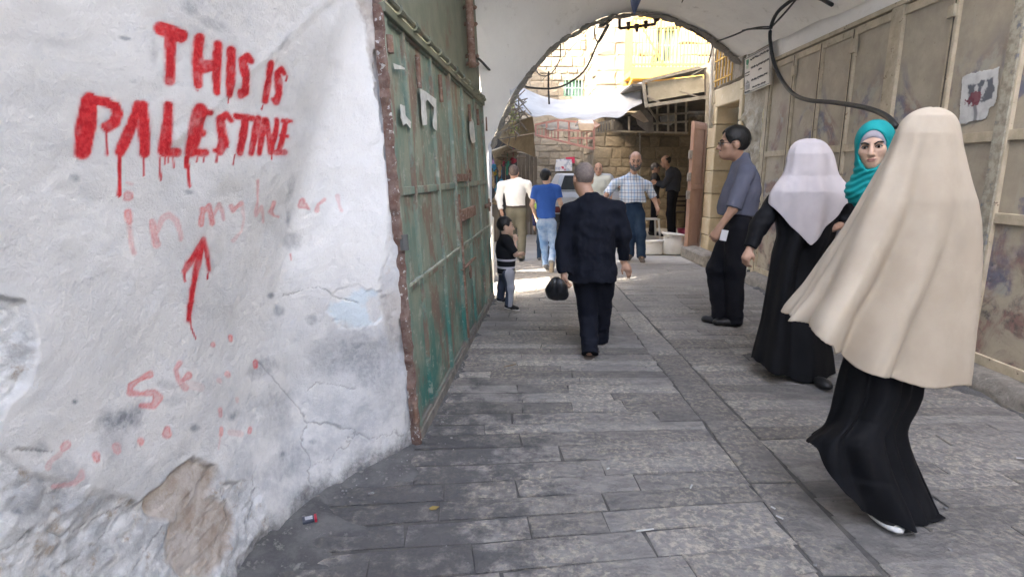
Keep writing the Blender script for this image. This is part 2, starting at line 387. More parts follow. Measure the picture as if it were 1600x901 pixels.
brown = sstep(1.12, .9, pk(285, 760, 62, 40, -.65) + f_md*.25) * foot + sstep(1.15, .9, pk(318, 845, 52, 62, .4) + f_md*.35) * foot
brown = np.clip(np.maximum(brown, edge*.75*sstep(200, 60, PV) + .5*edge*sstep(430, 470, PV)*sstep(560, 500, PV)), 0, 1)
cracks = np.full(PU.shape, 1e3)
for c in ([(478,660,1),(510,664,1.6),(540,672,1.4),(562,676,1),(585,694,1),(640,668,.8)], [(562,676,1),(545,700,1.2),(520,720,1),(492,730,1)], [(480,665,1),(470,690,1.3),(486,718,1.2),(490,760,1.1),(485,790,.8)],
          [(400,560,.5),(440,610,.7),(470,640,.8),(480,662,.8)], [(480,610,.5),(520,600,.6),(560,612,.6)], [(0,706,1.4),(40,700,1.6),(85,708,1)], [(0,870,2),(50,838,2.4),(82,820,1.6)], [(80,830,1.6),(100,838,3),(130,820,1.5),(210,786,1)],
          [(440,460,.5),(500,450,.6),(560,475,.5)], [(95,890,1.2),(150,850,1.6),(180,812,1)], [(190,900,1),(230,860,1.4),(250,820,1.2)], [(345,760,1.5),(360,800,1.8),(350,860,1.5)], [(390,740,1),(400,790,1.8),(395,850,1)]):
    cracks = np.minimum(cracks, seg_d(PU + f_md*16 + f_hi*7, PV + f_md*16 + f_hi*5, [(x_, y_, w_*.3) for x_, y_, w_ in c]))
crack = sstep(1.2, -.3, cracks)
flake = sstep(1.05, .9, pk(560, 480, 52, 32, -.15) + f_md*.5) * (1-edge)
strip = np.zeros_like(PU)
soft = f_hi*3.2 + f_md*1.3
paint = np.zeros_like(PU); hand = np.zeros_like(PU)
for s in SPRAY:
    xs = [p[0] for p in s]; ys = [p[1] for p in s]
    mk = (PU > min(xs)-30) & (PU < max(xs)+30) & (PV > min(ys)-30) & (PV < max(ys)+30)
    d = seg_d(PU[mk], PV[mk], s) + soft[mk]*.9
    paint[mk] = np.maximum(paint[mk], sstep(2.0, -2.2, d) * (.92 + .35*f_md[mk] + .25*f_hi[mk]) + .2*sstep(8, 0, d)*np.clip(.6+1.6*f_hi[mk], 0, 1))
for s in DRIPS:
    xs = [p[0] for p in s]; ys = [p[1] for p in s]
    mk = (PU > min(xs)-12) & (PU < max(xs)+12) & (PV > min(ys)-12) & (PV < max(ys)+12)
    paint[mk] = np.maximum(paint[mk], sstep(.8, -.5, seg_d(PU[mk] + f_md[mk]*1.2, PV[mk], s))*1.0)
for s, a in HAND:
    xs = [p[0] for p in s]; ys = [p[1] for p in s]
    mk = (PU > min(xs)-30) & (PU < max(xs)+30) & (PV > min(ys)-30) & (PV < max(ys)+30)
    d = seg_d(PU[mk], PV[mk], s) + soft[mk]*.5
    core = sstep(1.5, -1.5, d); rim = core * sstep(-5, -.5, d)
    hand[mk] = np.maximum(hand[mk], a*core*(.62 + .38*rim + .3*f_hi[mk]))
paint = np.clip(paint, 0, 1); hand = np.clip(hand, 0, 1)
dirt = np.zeros_like(PU)
for (x0, y0, rx, ry, rot, a) in ((190,650,34,22,-.4,.95),(175,690,20,60,.3,.35),(105,740,42,28,.2,.5),(410,575,30,14,-.3,.5),(300,668,9,7,0,1),(270,625,16,9,0,.25),(115,627,5,4,0,1),(142,435,6,4,.6,1),(120,278,8,6,.5,.6),
        (240,85,11,30,.1,.55),(295,12,22,22,0,.6),(330,38,30,9,.3,.4),(450,300,7,22,.2,.55),(448,340,5,14,0,.7),(455,375,14,12,.2,.45),(425,462,5,5,0,.8),(437,487,8,9,0,.6),(560,560,34,50,.1,.6),(505,560,30,40,0,.35),(485,500,8,9,0,.5),
        (440,70,5,24,.55,.5),(432,95,4,12,.3,.6),(420,650,40,40,0,.35),(360,650,14,7,-.6,.7),(490,690,7,6,0,.8),(442,710,9,8,0,.8),(30,800,12,9,0,.9),(120,790,60,34,0,.35),(330,600,40,22,0,.2),(258,600,14,7,.2,.3),(200,60,8,3,.2,.7),(345,235,14,3,-.7,.45),(292,300,8,4,0,.6),(205,128,9,4,.3,.4),(520,640,50,30,.4,.25),(600,560,26,60,0,.35),(60,700,18,14,0,.5),(460,720,60,26,-.4,.4),(560,640,60,14,-.3,.3)):
    dirt = np.maximum(dirt, a*sstep(1.3, .35, pk(x0, y0, rx, ry, rot) + f_md*.9 + f_hi*.35))
dirt = np.clip(dirt, 0, 1)
shelf = fbm(WX*3+Z*2, WY*3, Z*11+WX*4, 4)
disp = f_lo*.030 + f_md*.0075 + f_hi*.0014
disp = disp + rock*(-.014 + .7*(.040*f_rk + .012*np.abs(f_md)*2 + .012*shelf)*(1-.55*brown)) - crack*.004 - flake*.004 - edge*(.007 + .012*np.abs(f_md)) - edge2*.022 - brown*foot*(.014 - .010*np.round(shelf*5)/5)
disp += .018*sstep(.12, .0, Z)*np.clip(f_rk+.4, 0, 1)
disp += .006*sstep(18, 0, np.abs(PV - 165 - (PU-330)*-.9))*(PU > 260)*(PV < 380) * .6      # a trowelled ripple beside the words
disp *= 1 - .75*sstep(.985, 1, S)
WXf = WX + NXw*disp; WYf = WY + NYw*disp
V = np.stack([WXf, WYf, Z], -1).reshape(-1, 3)
k = NT('painted_plaster'); pr, pg, pb, pa = k.attr('marks'); qr, qg, qb, qa = k.attr('wear_light')
base = k.mix(k.ramp(k.noise(2.2, 6, .6), .35, .65), (.66, .65, .635), (.57, .565, .555))
base = k.mix(k.math('MULTIPLY', k.ramp(k.noise(11, 9, .75), .52, .72), .30), base, (.47, .50, .55))
base = k.mix(k.math('MULTIPLY', k.ramp(k.noise(60, 4, .7), .60, .70), .35), base, (.42, .44, .48))
wz = k.xyz()[2]
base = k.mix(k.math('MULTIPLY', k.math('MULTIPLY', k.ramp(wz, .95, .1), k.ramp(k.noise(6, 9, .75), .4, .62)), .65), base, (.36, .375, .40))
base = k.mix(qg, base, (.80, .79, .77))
rk = k.mix(k.ramp(k.noise(7, 9, .75), .36, .62), (.37, .375, .38), (.64, .64, .635))
rk = k.mix(k.math('MULTIPLY', k.ramp(k.noise(15, 8, .7), .55, .7), .8), rk, (.33, .26, .19))
brn = k.mix(k.ramp(k.noise(9, 8, .7), .35, .65), (.33, .27, .22), (.49, .45, .41))
base = k.mix(qr, base, rk); base = k.mix(pa, base, brn)
base = k.mix(qb, base, (.60, .70, .76))
base = k.mix(k.math('MULTIPLY', pb, .85), base, k.mix(k.ramp(k.noise(45, 4), .4, .6), (.13, .145, .17), (.30, .31, .33)))
base = k.mix(k.math('MULTIPLY', k.attr('fine')[0], .5), base, (.12, .115, .11))
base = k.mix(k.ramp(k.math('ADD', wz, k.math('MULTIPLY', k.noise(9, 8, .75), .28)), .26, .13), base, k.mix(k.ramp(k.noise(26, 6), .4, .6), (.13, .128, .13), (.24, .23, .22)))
base = k.mix(pg, base, k.mix(k.ramp(k.noise(70, 3), .35, .65), (.62, .10, .105), (.70, .22, .20)))
m_pl = k.out(k.mix(pr, base, k.mix(k.ramp(k.noise(90, 3), .35, .65), (.46, .007, .014), (.58, .03, .036))), k.math('SUBTRACT', .85, k.math('MULTIPLY', pr, .25)),
             k.math('ADD', k.noise(120, 5, .7), k.math('MULTIPLY', k.noise(28, 6, .7), 1.5)), .5, .009, spec=.3)
facet_light = sstep(.70, .80, S)*sstep(2.4, 1.6, Z)*sstep(.7, 1.1, Z)*.8  # lighter tone painted on the facet turned towards the light
marks = np.stack([paint, hand*(1-paint), dirt, brown], -1).reshape(-1, 4)
wear_light = np.stack([np.clip(rock + edge*.55, 0, 1), facet_light, flake*.7*sstep(-.1, .25, f_md+.1), np.ones_like(S)], -1).reshape(-1, 4)
fine = np.stack([crack, crack, crack, np.ones_like(S)], -1).reshape(-1, 4)
lw = np_mesh('plaster_wall', V, grid_faces(NS, NZ), m_pl, None, True, {'marks': marks, 'wear_light': wear_light, 'fine': fine})
tag(lw, 'rough whitewashed wall sprayed with red words and an arrow beside the green door', 'wall')
# unseen house wall above and behind, built tall to keep the sun off
m_plain = mottle('whitewash', (.72, .73, .75), (.60, .61, .64), 3, .9, .4, .006, 60, (.45, .45, .46), 7)
ub_ = MB(); ub_.box((-1.6, -6, 2.94), (-.62, 2.78, 9.0)); ub_.box((-1.9, -6, -.02), (-1.2, .27, 2.94)); ub_.box((-1.02, 2.86, 3.25), (-.52, 6.3, 5.6))
ub_.build('shade_wall', m_plain, lw)

# ================================================================== GREEN SHOP DOOR
DP = Vector((-.505, 2.79, 0)); DQ = Vector((-.222, 6.36, 0)); DT = (DQ - DP).normalized(); DUPv = Vector((-.050, 0, 1)).normalized()
DN = DT.cross(DUPv).normalized(); DN = DN if DN.x > 0 else -DN; DU = DN.cross(DT); DU = DU if DU.z > 0 else -DU
def dpt(u, v): q = onP(u, v, DP, DN) - DP; return q.dot(DT), q.dot(DU)           # pixel -> along / up the leaf
def dw(a, h, out=0): return DP + DT*a + DU*h + DN*out
k = NT('worn_green_paint'); x = k.xyz(); big = k.noise(1.6, 8, .7, k.rco); n1 = k.noise(6, 9, .75, k.scaled(k.rco, (1.2, 1.2, .45)))
c = k.mix(k.ramp(big, .35, .65), (.13, .205, .165), (.205, .245, .19)); c = k.mix(k.ramp(n1, .46, .6), c, (.25, .27, .205))
c = k.mix(k.math('MULTIPLY', k.ramp(x[2], 1.0, .2), k.ramp(k.noise(3, 6), .35, .6)), c, (.035, .15, .125))
c = k.mix(k.math('MULTIPLY', k.ramp(k.noise(4.2, 9, .72, k.scaled(k.rco, (1, 1, .5))), .49, .60), .85), c, (.19, .115, .085))
c = k.mix(k.math('MULTIPLY', k.ramp(k.noise(13, 7, .7), .55, .66), .7), c, (.38, .38, .32))
c = k.mix(k.ramp(k.math('ADD', k.noise(4, 5), k.ramp(x[2], .22, .0)), 1.0, 1.35), c, (.16, .145, .125))
m_green = k.out(c, .62, k.math('ADD', k.noise(26, 7, .75), k.noise(5, 3)), .45, .006, spec=.4)
m_rust = mottle('rust', (.145, .075, .048), (.25, .165, .125), 16, .85, .6, .006, 70, (.34, .29, .25), 30, (.55, .66))
m_upgreen = mottle('faded_green_paint', (.135, .15, .105), (.18, .185, .135), 5, .7, .4, .005, 30, (.15, .105, .07), 3)
LEN = (DQ - DP).length; H0, H1 = .055, 2.165
door = tag(empty('metal_door', tuple(DP)), 'tall worn green metal shop door with rusty lock box', 'door')
cols = [0.0] + [dpt(u, 300)[0] for u in (648, 686, 711.5, 731, 749)] + [LEN]
rows = [H0, dpt(636, 453)[1], dpt(621, 300)[1], H1]
def lbox(mb, a0, a1, h0, h1, o0, o1):
    P = [dw(a0,h0,o0), dw(a1,h0,o0), dw(a1,h0,o1), dw(a0,h0,o1), dw(a0,h1,o0), dw(a1,h1,o0), dw(a1,h1,o1), dw(a0,h1,o1)]
    return mb.add(P, [(0,3,2,1),(4,5,6,7),(0,1,5,4),(1,2,6,5),(2,3,7,6),(3,0,4,7)])
for i in range(6):
    for j in range(3):
        lbox(MB(), cols[i]+.012, cols[i+1]-.012, rows[j]+.012, rows[j+1]-.012, -.03, -.009).build('panel', m_green, door, bevel=.004)
for i in range(7):
    wd = .030 if i in (0, 3, 6) else .021
    a = min(max(cols[i], wd), LEN-wd)
    lbox(MB(), a-wd, a+wd, H0, H1, -.02, .013 if i != 3 else .020).build('stile', m_green, door, bevel=.004)
for j in range(4):
    for i in range(6):
        lbox(MB(), cols[i]+.022, cols[i+1]-.022, rows[j]-.022 if j else rows[j], rows[j]+.022, -.02, .0075).build('rail', m_green, door, bevel=.003)
for i in range(3):                                          # thin trim on the lower rail
    lbox(MB(), cols[2*i]+.03, cols[2*i+2]-.03, rows[1]+.014, rows[1]+.028, .008, .017).build('trim', mottle('pale_trim_%d' % i, (.42, .43, .37), (.22, .24, .19), 12), door)
ct = cols[3]
MB().tube([dw(ct, H0+.05, .026), dw(ct, H1-.9, .026)], .011, 8, 1).build('bolt_rod', m_rust, door)
def plate(u0, v0, u1, v1, name, dep=.03):
    a0, h0 = dpt(u0, v0); a1, h1 = dpt(u1, v1)
    return lbox(MB(), min(a0,a1), max(a0,a1), min(h0,h1), max(h0,h1), .008, .008+dep).build(name, m_rust, door, bevel=.004)
plate(717, 346, 736, 321, 'lock_box', .035); plate(710, 284, 724, 272, 'hasp', .03); plate(718, 422, 738, 402, 'lower_hasp', .03); plate(756, 326, 764, 316, 'lock_box', .02)
a, h = dpt(729, 274); rg = MB(); rg.tube([dw(a+.05*math.cos(t), h+.05*math.sin(t), .03) for t in np.linspace(0, 2*math.pi, 13)], .008, 6, 1); rg.build('ring_pull', m_rust, door)
a, h = dpt(727, 425); rg = MB(); rg.tube([dw(a+.035*math.cos(t), h+.05*math.sin(t), .045) for t in np.linspace(0, 2*math.pi, 11)], .008, 6, 1); rg.build('padlock', m_rust, door)
for (u, v0, v1) in ((651, 138, 90), (686, 160, 120), (603, 84, 58), (731.5, 190, 165), (744.5, 196, 172), (627, 391, 366), (645, 660, 625), (757.5, 205, 184), (762, 330, 310)):
    a, h0 = dpt(u, v0); h1 = dpt(u, v1)[1]
    MB().tube([dw(a, h0, .018), dw(a, h1, .018)], .014 if u > 640 else .022, 8, 1).build('hinge', m_rust if u != 627 else mottle('dark_steel', (.06,.065,.065), (.11,.11,.105)), door)
# kick board, jamb and the boarded panel above the leaves
lbox(MB(), .0, LEN, -.02, H0-.004, -.03, .016).build('threshold', mottle('dirty_threshold', (.21, .19, .165), (.12, .11, .10), 9, .95), door)
jm = MB(); n = 60; ring = []
rj = random.Random(5)
for i in range(n+1):
    h = -.02 + i*(2.25/n); jx = rj.uniform(-.008, .008); w_ = .028 + rj.uniform(-.008, .007) + .007*math.sin(i*.4)
    ring.append([dw(-w_+jx*.3, h, -.03), dw(-w_, h, .010+jx), dw(-.016, h, .018+jx*.6), dw(-.006, h, .004), dw(-.006, h, -.03)])
V = [p for rg in ring for p in rg]; F = [(i*5+q, i*5+(q+1) % 5, (i+1)*5+(q+1) % 5, (i+1)*5+q) for i in range(n) for q in range(5)]
jm.add(V, F); jm.build('jamb', mottle('flaking_rust', (.15, .085, .065), (.24, .17, .14), 22, .9, .8, .01, 90, (.55, .53, .50), 34, (.57, .63)), door)
lbox(MB(), -.02, LEN+.02, 2.155, 2.20, -.03, .03).build('lintel_rail', m_upgreen, door, bevel=.004)
MB().tube([dw(-.02, 2.222, .035), dw(LEN, 2.215, .035)], .018, 8, 1).build('track_rail', m_upgreen, door)
for i in range(11):
    a = .2 + i*.32
    MB().tube([dw(a-.03, 2.215, .036), dw(a+.03, 2.215, .036)], .027, 8, 1).build('track_collar', m_upgreen, door)
for i in range(3):
    lbox(MB(), i*LEN/3+.004, (i+1)*LEN/3-.004, 2.24, 3.3, -.03, -.004-.003*i).build('upper_panel', m_upgreen, door)
m_paper = mottle('torn_paper', (.62, .62, .58), (.50, .49, .44), 20, .95, .3, .003, 80)
def scrap(pts, label, P2W, nrm, m=m_paper, name='torn_poster', cat='poster'):
    o = MB().poly([P2W(u, v) for u, v in pts], nrm, .0025).build(name, m); tag(o, label, cat); return o
dW = lambda u, v: onP(u, v, DP + DN*.0125, DN)
def jag(pts, amp, n, seed):
    r = random.Random(seed); out = []
    for i in range(len(pts)):
        a, b = pts[i], pts[(i+1) % len(pts)]
        for k_ in range(n):
            t = k_/n; out.append((a[0]+(b[0]-a[0])*t + r.uniform(-amp, amp), a[1]+(b[1]-a[1])*t + r.uniform(-amp, amp)))
    return out
scrap(jag([(656,138),(681,155),(682,205),(676,198),(678,168),(668,156),(664,160),(667,195),(660,196)], .6, 3, 1), 'torn cream poster with its middle ripped out on the second panel of the green door', dW, DN)
scrap(jag([(624,163),(632,166),(633,180),(642,192),(641,200),(634,193),(629,196),(626,184)], .9, 3, 2), 'ragged white paper remnant in the middle of the widest green door panel', dW, DN)
scrap(jag([(614,99),(632,106),(631,109),(616,108)], .5, 3, 3), 'small torn white paper scrap near the top of the widest green door panel', dW, DN)
scrap(jag([(734,178),(739,190),(743,222),(737,224),(733,205)], .5, 3, 4), 'narrow torn paper strip on the far leaf of the green door', dW, DN)

# rusty downpipe at the end of the door
pm = MB(); pm.tube([onP(731.5, -60, dw(3.1, 2.5, .06), DN), onP(733, 0, dw(3.2, 2.5, .06), DN), onP(736, 70, dw(3.3, 2.4, .06), DN), onP(738.5, 106, dw(3.35, 2.4, .06), DN)], .036, 10, 3)
pipe = pm.build('rusty_pipe', m_rust, None, True); tag(pipe, 'brown rusty pipe ending above the far top corner of the green door', 'pipe')
for v_ in (12, 38, 88, 100):
    c_ = onP(734 + v_*.045, v_, dw(3.3, 2.5, .06), DN); rg = MB()
    rg.tube([c_ + Vector((.055*math.cos(t), .055*math.sin(t), .02*math.sin(3*t))) for t in np.linspace(0, 2*math.pi, 12)], .009, 6, 1); rg.build('wire_loop', m_rust, pipe, True)

# ================================================================== VAULT
m_vault = NT('limewashed_vault'); k = m_vault
c = k.mix(k.ramp(k.noise(1.3, 7, .65), .35, .65), (.86, .84, .79), (.80, .78, .73)); c = k.mix(k.math('MULTIPLY', k.ramp(k.noise(5, 8, .75), .56, .72), .55), c, (.50, .47, .41))
c = k.mix(k.math('MULTIPLY', k.ramp(k.noise(22, 6, .7), .66, .74), .6), c, (.30, .28, .25))
m_vault = k.out(c, .9, k.math('ADD', k.noise(9, 6, .65), k.math('MULTIPLY', k.noise(50, 5), .4)), .45, .02, spec=.2)
VP0 = Vector((-.27, 6.52, 0)); VP1 = Vector((3.36, 8.55, 0)); VT = (VP1 - VP0).normalized(); VN = Vector((VT.y, -VT.x, 0))
arch_px = [(769, 360), (765, 300), (763, 245), (769, 222), (777, 200), (788, 172), (804, 142), (820, 120), (840, 96), (860, 76), (884, 57), (910, 42), (934, 31), (957, 23), (985, 19), (1012, 20), (1035, 24), (1062, 33), (1090, 46), (1115, 62), (1135, 77), (1153, 93)]
far = [onP(u, v, VP0, VN) for u, v in arch_px]
far = [Vector((-.25, far[0].y, -.02)), Vector((-.26, far[0].y, .6))] + far
near_k = [(0, (-.245, 6.38, -.02)), (.08, (-.27, 6.38, .8)), (.22, (-.33, 6.38, 2.1)), (.36, (-.44, 6.36, 3.15)), (.5, (-.3, 6.0, 3.75)), (.62, (.4, 5.4, 4.05)), (.75, (1.5, 4.6, 4.05)), (.88, (2.7, 3.9, 3.65)), (1.0, (3.27, 3.2, 2.95))]
def nearp(t):
    for (a, p), (b, q) in zip(near_k[:-1], near_k[1:]):
        if a <= t <= b: return Vector(p).lerp(Vector(q), (t-a)/(b-a))
    return Vector(near_k[-1][1])
farS = catmull(far, 5); nf = len(farS); NV_ = 40
lens = [0]
for a, b in zip(farS[:-1], farS[1:]): lens.append(lens[-1] + (b-a).length)
Vv = []
for i, p in enumerate(farS):
    t = lens[i]/lens[-1]; q = nearp(t)
    for j in range(NV_):
        s = j/(NV_-1); r_ = p.lerp(q, s)
        bulge = .35*math.sin(math.pi*s)*sstep(.45, .65, t)*sstep(1.0, .8, t)
        Vv.append((r_.x, r_.y, r_.z + .0*bulge))
Vv = np.array(Vv); nn = fbm(Vv[:, 0]*3, Vv[:, 1]*3, Vv[:, 2]*3, 4)
Vv[:, 2] += nn*.035; Vv[:, 0] += fbm(Vv[:, 0]*3+50, Vv[:, 1]*3, Vv[:, 2]*3, 4)*.03*sstep(.1, .5, Vv[:, 2])
vault = np_mesh('vault', Vv, grid_faces(nf, NV_), m_vault); tag(vault, 'whitewashed stone vault spanning the street between the two shop fronts', 'vault')
# unseen block added over the passage to close the vault and shade the street
tb = MB(); tb.box((-.6, 3.4, 4.15), (3.9, 8.4, 5.6)); tb.build('shade_storey', m_plain, vault)
fc = MB(); up_ = []
for p in farS: up_.append(p + VN*-.0)
cap = [Vector((p.x, p.y, 4.6)) for p in farS]
nfs = len(farS); fc.add([tuple(p) for p in farS] + [tuple(p) for p in cap] , [(i, i+1, nfs+i+1, nfs+i) for i in range(nfs-1)])
fb = [Vector(p) + Vector((-VN.x, -VN.y, 0)) * (.03 if VN.y < 0 else -.03) for p in farS + cap]
fc.add([tuple(p) for p in fb], [(nfs+i, nfs+i+1, i+1, i) for i in range(nfs-1)]); fc.build('arch_face', m_plain, vault)
m_rub = mottle('arch_rubble', (.36, .33, .28), (.22, .20, .175), 14, .95, .8, .02, 50, (.5, .48, .43), 20)
rr = random.Random(8)
tot = lens[-1]; s_ = 1.75
def fpt(s):
    for i in range(nf-1):
        if lens[i+1] >= s: return farS[i].lerp(farS[i+1], (s-lens[i])/(lens[i+1]-lens[i]+1e-9)), (farS[i+1]-farS[i]).normalized()
    return farS[-1], (farS[-1]-farS[-2]).normalized()
rub = []
for i in range(6):
    b = MB(); b.ball((0, 0, 0), .5, 7, 5); r2 = random.Random(i); me = bpy.data.meshes.new('edge_stone')
    me.from_pydata([(x*r2.uniform(.8, 1.1), y*r2.uniform(.8, 1.1), z_*r2.uniform(.75, 1.1)) for x, y, z_ in b.v], [], b.f); me.materials.append(m_rub); rub.append(me)
while s_ < tot - .1:
    L = rr.uniform(.07, .30); p, t_ = fpt(s_ + L/2)
    o = bpy.data.objects.new('edge_stone', rub[rr.randrange(6)]); COL.objects.link(o); o.parent = vault
    xax = t_; yax = VT.cross(Vector((0, 0, 1))).normalized(); zax = xax.cross(yax)
    o.matrix_local = Matrix.Translation(p + zax*rr.uniform(.015, .04)) @ Matrix((xax, yax, zax)).transposed().to_4x4() @ Matrix.Diagonal((L*1.3, .16, rr.uniform(.04, .075), 1)); s_ += L

# ================================================================== RIGHT SHOP FRONTS
def rx(Y): return 3.215 + .014*Y
RP = Vector((rx(0), 0, 0)); RT = Vector((.014, 1, 0)).normalized(); RN = Vector((-RT.y, RT.x, 0))
def rpt(u, v): q = onP(u, v, RP, RN); return q.y, q.z
def rW(u, v, off=.012): return onP(u, v, RP + RN*off, RN)
k = NT('worn_beige_paint'); x = k.xyz()
c = k.mix(k.ramp(k.noise(2.5, 8, .7), .35, .65), (.45, .395, .305), (.35, .305, .235))
streak = k.noise(9, 6, .7, k.scaled(k.co, (1, 1.3, .12)))
c = k.mix(k.math('MULTIPLY', k.ramp(streak, .55, .7), .55), c, (.40, .37, .30))
old = k.math('MULTIPLY', k.ramp(k.noise(1.5, 5, .6, None, 1.2), .5, .62), k.ramp(x[2], 2.55, 1.9))
hue = k.n('ShaderNodeTexNoise'); hue.inputs['Scale'].default_value = 1.3; k.l(k.co, hue.inputs['Vector'])
oldc = k.mix(k.ramp(k.noise(2.1, 4), .42, .58), (.15, .155, .215), (.24, .155, .135)); oldc = k.mix(k.ramp(k.noise(5.3, 5), .5, .6), oldc, (.34, .34, .31))
c = k.mix(k.math('MULTIPLY', k.math('MULTIPLY', old, k.ramp(k.noise(18, 6, .8), .25, .5)), .95), c, oldc)
low = k.math('MULTIPLY', k.ramp(x[2], 1.25, .55), k.ramp(k.noise(3.4, 7, .7, None, .8), .42, .6))
lowc = k.mix(k.ramp(k.noise(5, 6, .7, None, 1), .42, .58), (.05, .05, .06), (.25, .13, .12)); lowc = k.mix(k.ramp(k.noise(7.7, 5), .58, .68), lowc, (.40, .33, .34))
c = k.mix(k.math('MULTIPLY', low, .85), c, lowc)
c = k.mix(k.math('MULTIPLY', k.ramp(k.noise(30, 5, .8), .63, .7), .6), c, (.13, .085, .055))
m_beige = k.out(c, .6, k.math('ADD', k.noise(7, 5), k.math('MULTIPLY', k.noise(60, 5), .4)), .3, .008, spec=.35)
m_frame = mottle('beige_frame', (.53, .46, .34), (.41, .35, .25), 8, .7, .4, .005, 50, (.12, .085, .06), 14, (.6, .68))
m_frame2 = mottle('flaking_frame', (.42, .39, .31), (.25, .22, .165), 22, .8, .6, .006, 60, (.16, .18, .22), 11)
def rbox(mb, y0, y1, z0, z1, o0, o1):                       # a box on the front, o = how far it stands into the street
    P = []
    for z_ in (z0, z1):
        for (y_, o_) in ((y0, o0), (y1, o0), (y1, o1), (y0, o1)): P.append((rx(y_) - o_, y_, z_))
    return mb.add(P, [(0,3,2,1),(4,5,6,7),(0,1,5,4),(1,2,6,5),(2,3,7,6),(3,0,4,7)])
ys = {n_: rpt(u, v)[0] for n_, (u, v) in dict(j0=(1209, 100), a1=(1246, 84), a2=(1289, 64), a3=(1341, 40), p0=(1402, 12), p1=(1417, 8), b1=(1492, 60), q0=(1580, 90), q1=(1601, 90)).items()}
TOPZ, BOTZ, RAILZ, RAIL2 = 2.78, .13, 1.67, 1.13
def leaf(label, edges, rails, hinges=(), lock=None):
    d = tag(empty('metal_door', (rx(edges[-1]), edges[-1], 0)), label, 'door', 'beige metal shop doors on the right')
    for i in range(len(edges)-1):
        y1_, y0_ = edges[i], edges[i+1]
        zz = [BOTZ] + list(rails) + [TOPZ]
        for j in range(len(zz)-1): rbox(MB(), y0_+.02, y1_-.02, zz[j]+.02, zz[j+1]-.02, -.02, .001).build('panel', m_beige, d, bevel=.004)
        for z_ in zz:
            z_ = min(max(z_, BOTZ+.03), TOPZ-.03)
            rbox(MB(), y0_+.026, y1_-.026, z_-.035, z_+.035, -.015, .022).build('rail', m_frame, d, bevel=.003)
    for y_ in edges:
        rbox(MB(), y_-.034, y_+.034, BOTZ, TOPZ, -.015, .028).build('stile', m_frame, d, bevel=.004)
        rbox(MB(), y_-.006, y_+.006, BOTZ+.01, TOPZ-.01, .016, .0315).build('seam', mottle('seam_dark', (.075, .06, .045), (.12, .1, .075), 20), d)
    for (u, v0, v1) in hinges:
        a = rW(u, v0, .03); b = rW(u, v1, .03); MB().box((-.02, -.035, 0), (.02, .035, (b-a).length), Matrix.Translation(a)).build('hinge', m_frame, d, bevel=.005)
    return d
fd = leaf('far beige four panel metal door beside the stone wall and sign', [ys['j0'], ys['a1'], ys['a2'], ys['a3'], ys['p0']-.02], [RAILZ], ((1240, 119, 104), (1333, 83, 62)))
leaf('middle beige metal door carrying the torn poster behind the cream shawl', [ys['p1']+.02, ys['b1'], ys['q0']-.02], [RAIL2, RAILZ], ((1488, 28, 9),))
leaf('nearest beige metal door cut by the right edge of the picture', [ys['q1']+.03, 2.55, 1.9, 1.2], [RAIL2, RAILZ])
a = rW(1306, 284, .03); lk = MB(); lk.box((-.03, -.07, -.09), (.02, .07, .03), Matrix.Translation(a)); lk.build('lock', m_rust, fd, bevel=.006)
shop = tag(empty('shop_wall', (3.3, 3, 0)), 'plastered wall and posts framing the beige metal doors on the right', 'wall')
rbox(MB(), ys['p1']-.02, ys['p0']+.02, .1, TOPZ+.02, -.05, .032).build('post', m_frame, shop, bevel=.006)
rbox(MB(), ys['q1']+.01, ys['q0']+.01, .1, TOPZ+.02, -.05, .035).build('post', m_frame2, shop, bevel=.006)
rbox(MB(), ys['j0']-.0, ys['j0']+.09, .0, TOPZ+.02, -.05, .036).build('post', m_frame, shop, bevel=.006)
rbox(MB(), -3.2, ys['j0']+.09, TOPZ+.022, TOPZ+.065, -.05, .03).build('lintel_rail', m_frame, shop, bevel=.005)
rbox(MB(), -6, 8.6, TOPZ+.07, 6.6, -.6, .008).build('plaster', m_vault, shop)
rbox(MB(), -6, 1.2, 0, TOPZ+.03, -.3, .0).build('side_wall', m_plain, shop)
rbox(MB(), -3.2, ys['j0'], -.02, TOPZ, -.45, -.06).build('backing', m_frame, shop)
m_sill = mottle('rough_concrete', (.34, .31, .265), (.22, .20, .175), 12, .95, 1, .02, 60, (.42, .38, .33), 25)
yv = np.linspace(-.4, ys['j0']-.02, 150); hv = np.linspace(0, 1, 10)
Yg, Hg = np.meshgrid(yv, hv, indexing='ij')
prof_o = np.interp(Hg, [0, .45, .62, 1], [.185, .165, .14, -.06]); prof_z = np.interp(Hg, [0, .45, .62, 1], [-.02, .07, .115, .128])
nz_ = fbm(Yg*7, prof_o*20, prof_z*20, 5)
V = np.stack([rx(Yg) - prof_o - nz_*.03*(Hg < .9), Yg, prof_z + nz_*.018*(Hg < .9)*(Hg > .05)], -1).reshape(-1, 3)
np_mesh('door_sill', V, grid_faces(150, 10), m_sill, shop)
# the torn poster
m_poster = NT('poster_print'); k = m_poster; pr, pg, pb, pa = k.attr('print')
k.out(k.mix(pg, k.mix(pr, k.mix(k.ramp(k.noise(14, 6), .4, .7), (.60, .60, .58), (.47, .47, .46)), (.13, .135, .15)), (.20, .045, .06)), .8, k.noise(50, 4), .3, .003)
nu, nv = 70, 80; c4 = [(1503, 118), (1563, 103), (1556, 183), (1497, 197)]
UU, VV = np.meshgrid(np.linspace(0, 1, nu), np.linspace(0, 1, nv), indexing='ij')
pu = (1-VV)*((1-UU)*c4[0][0]+UU*c4[1][0]) + VV*((1-UU)*c4[3][0]+UU*c4[2][0]); pv = (1-VV)*((1-UU)*c4[0][1]+UU*c4[1][1]) + VV*((1-UU)*c4[3][1]+UU*c4[2][1])
PTS = np.array([[tuple(rW(pu[i, j], pv[i, j], .006)) for j in range(nv)] for i in range(nu)])
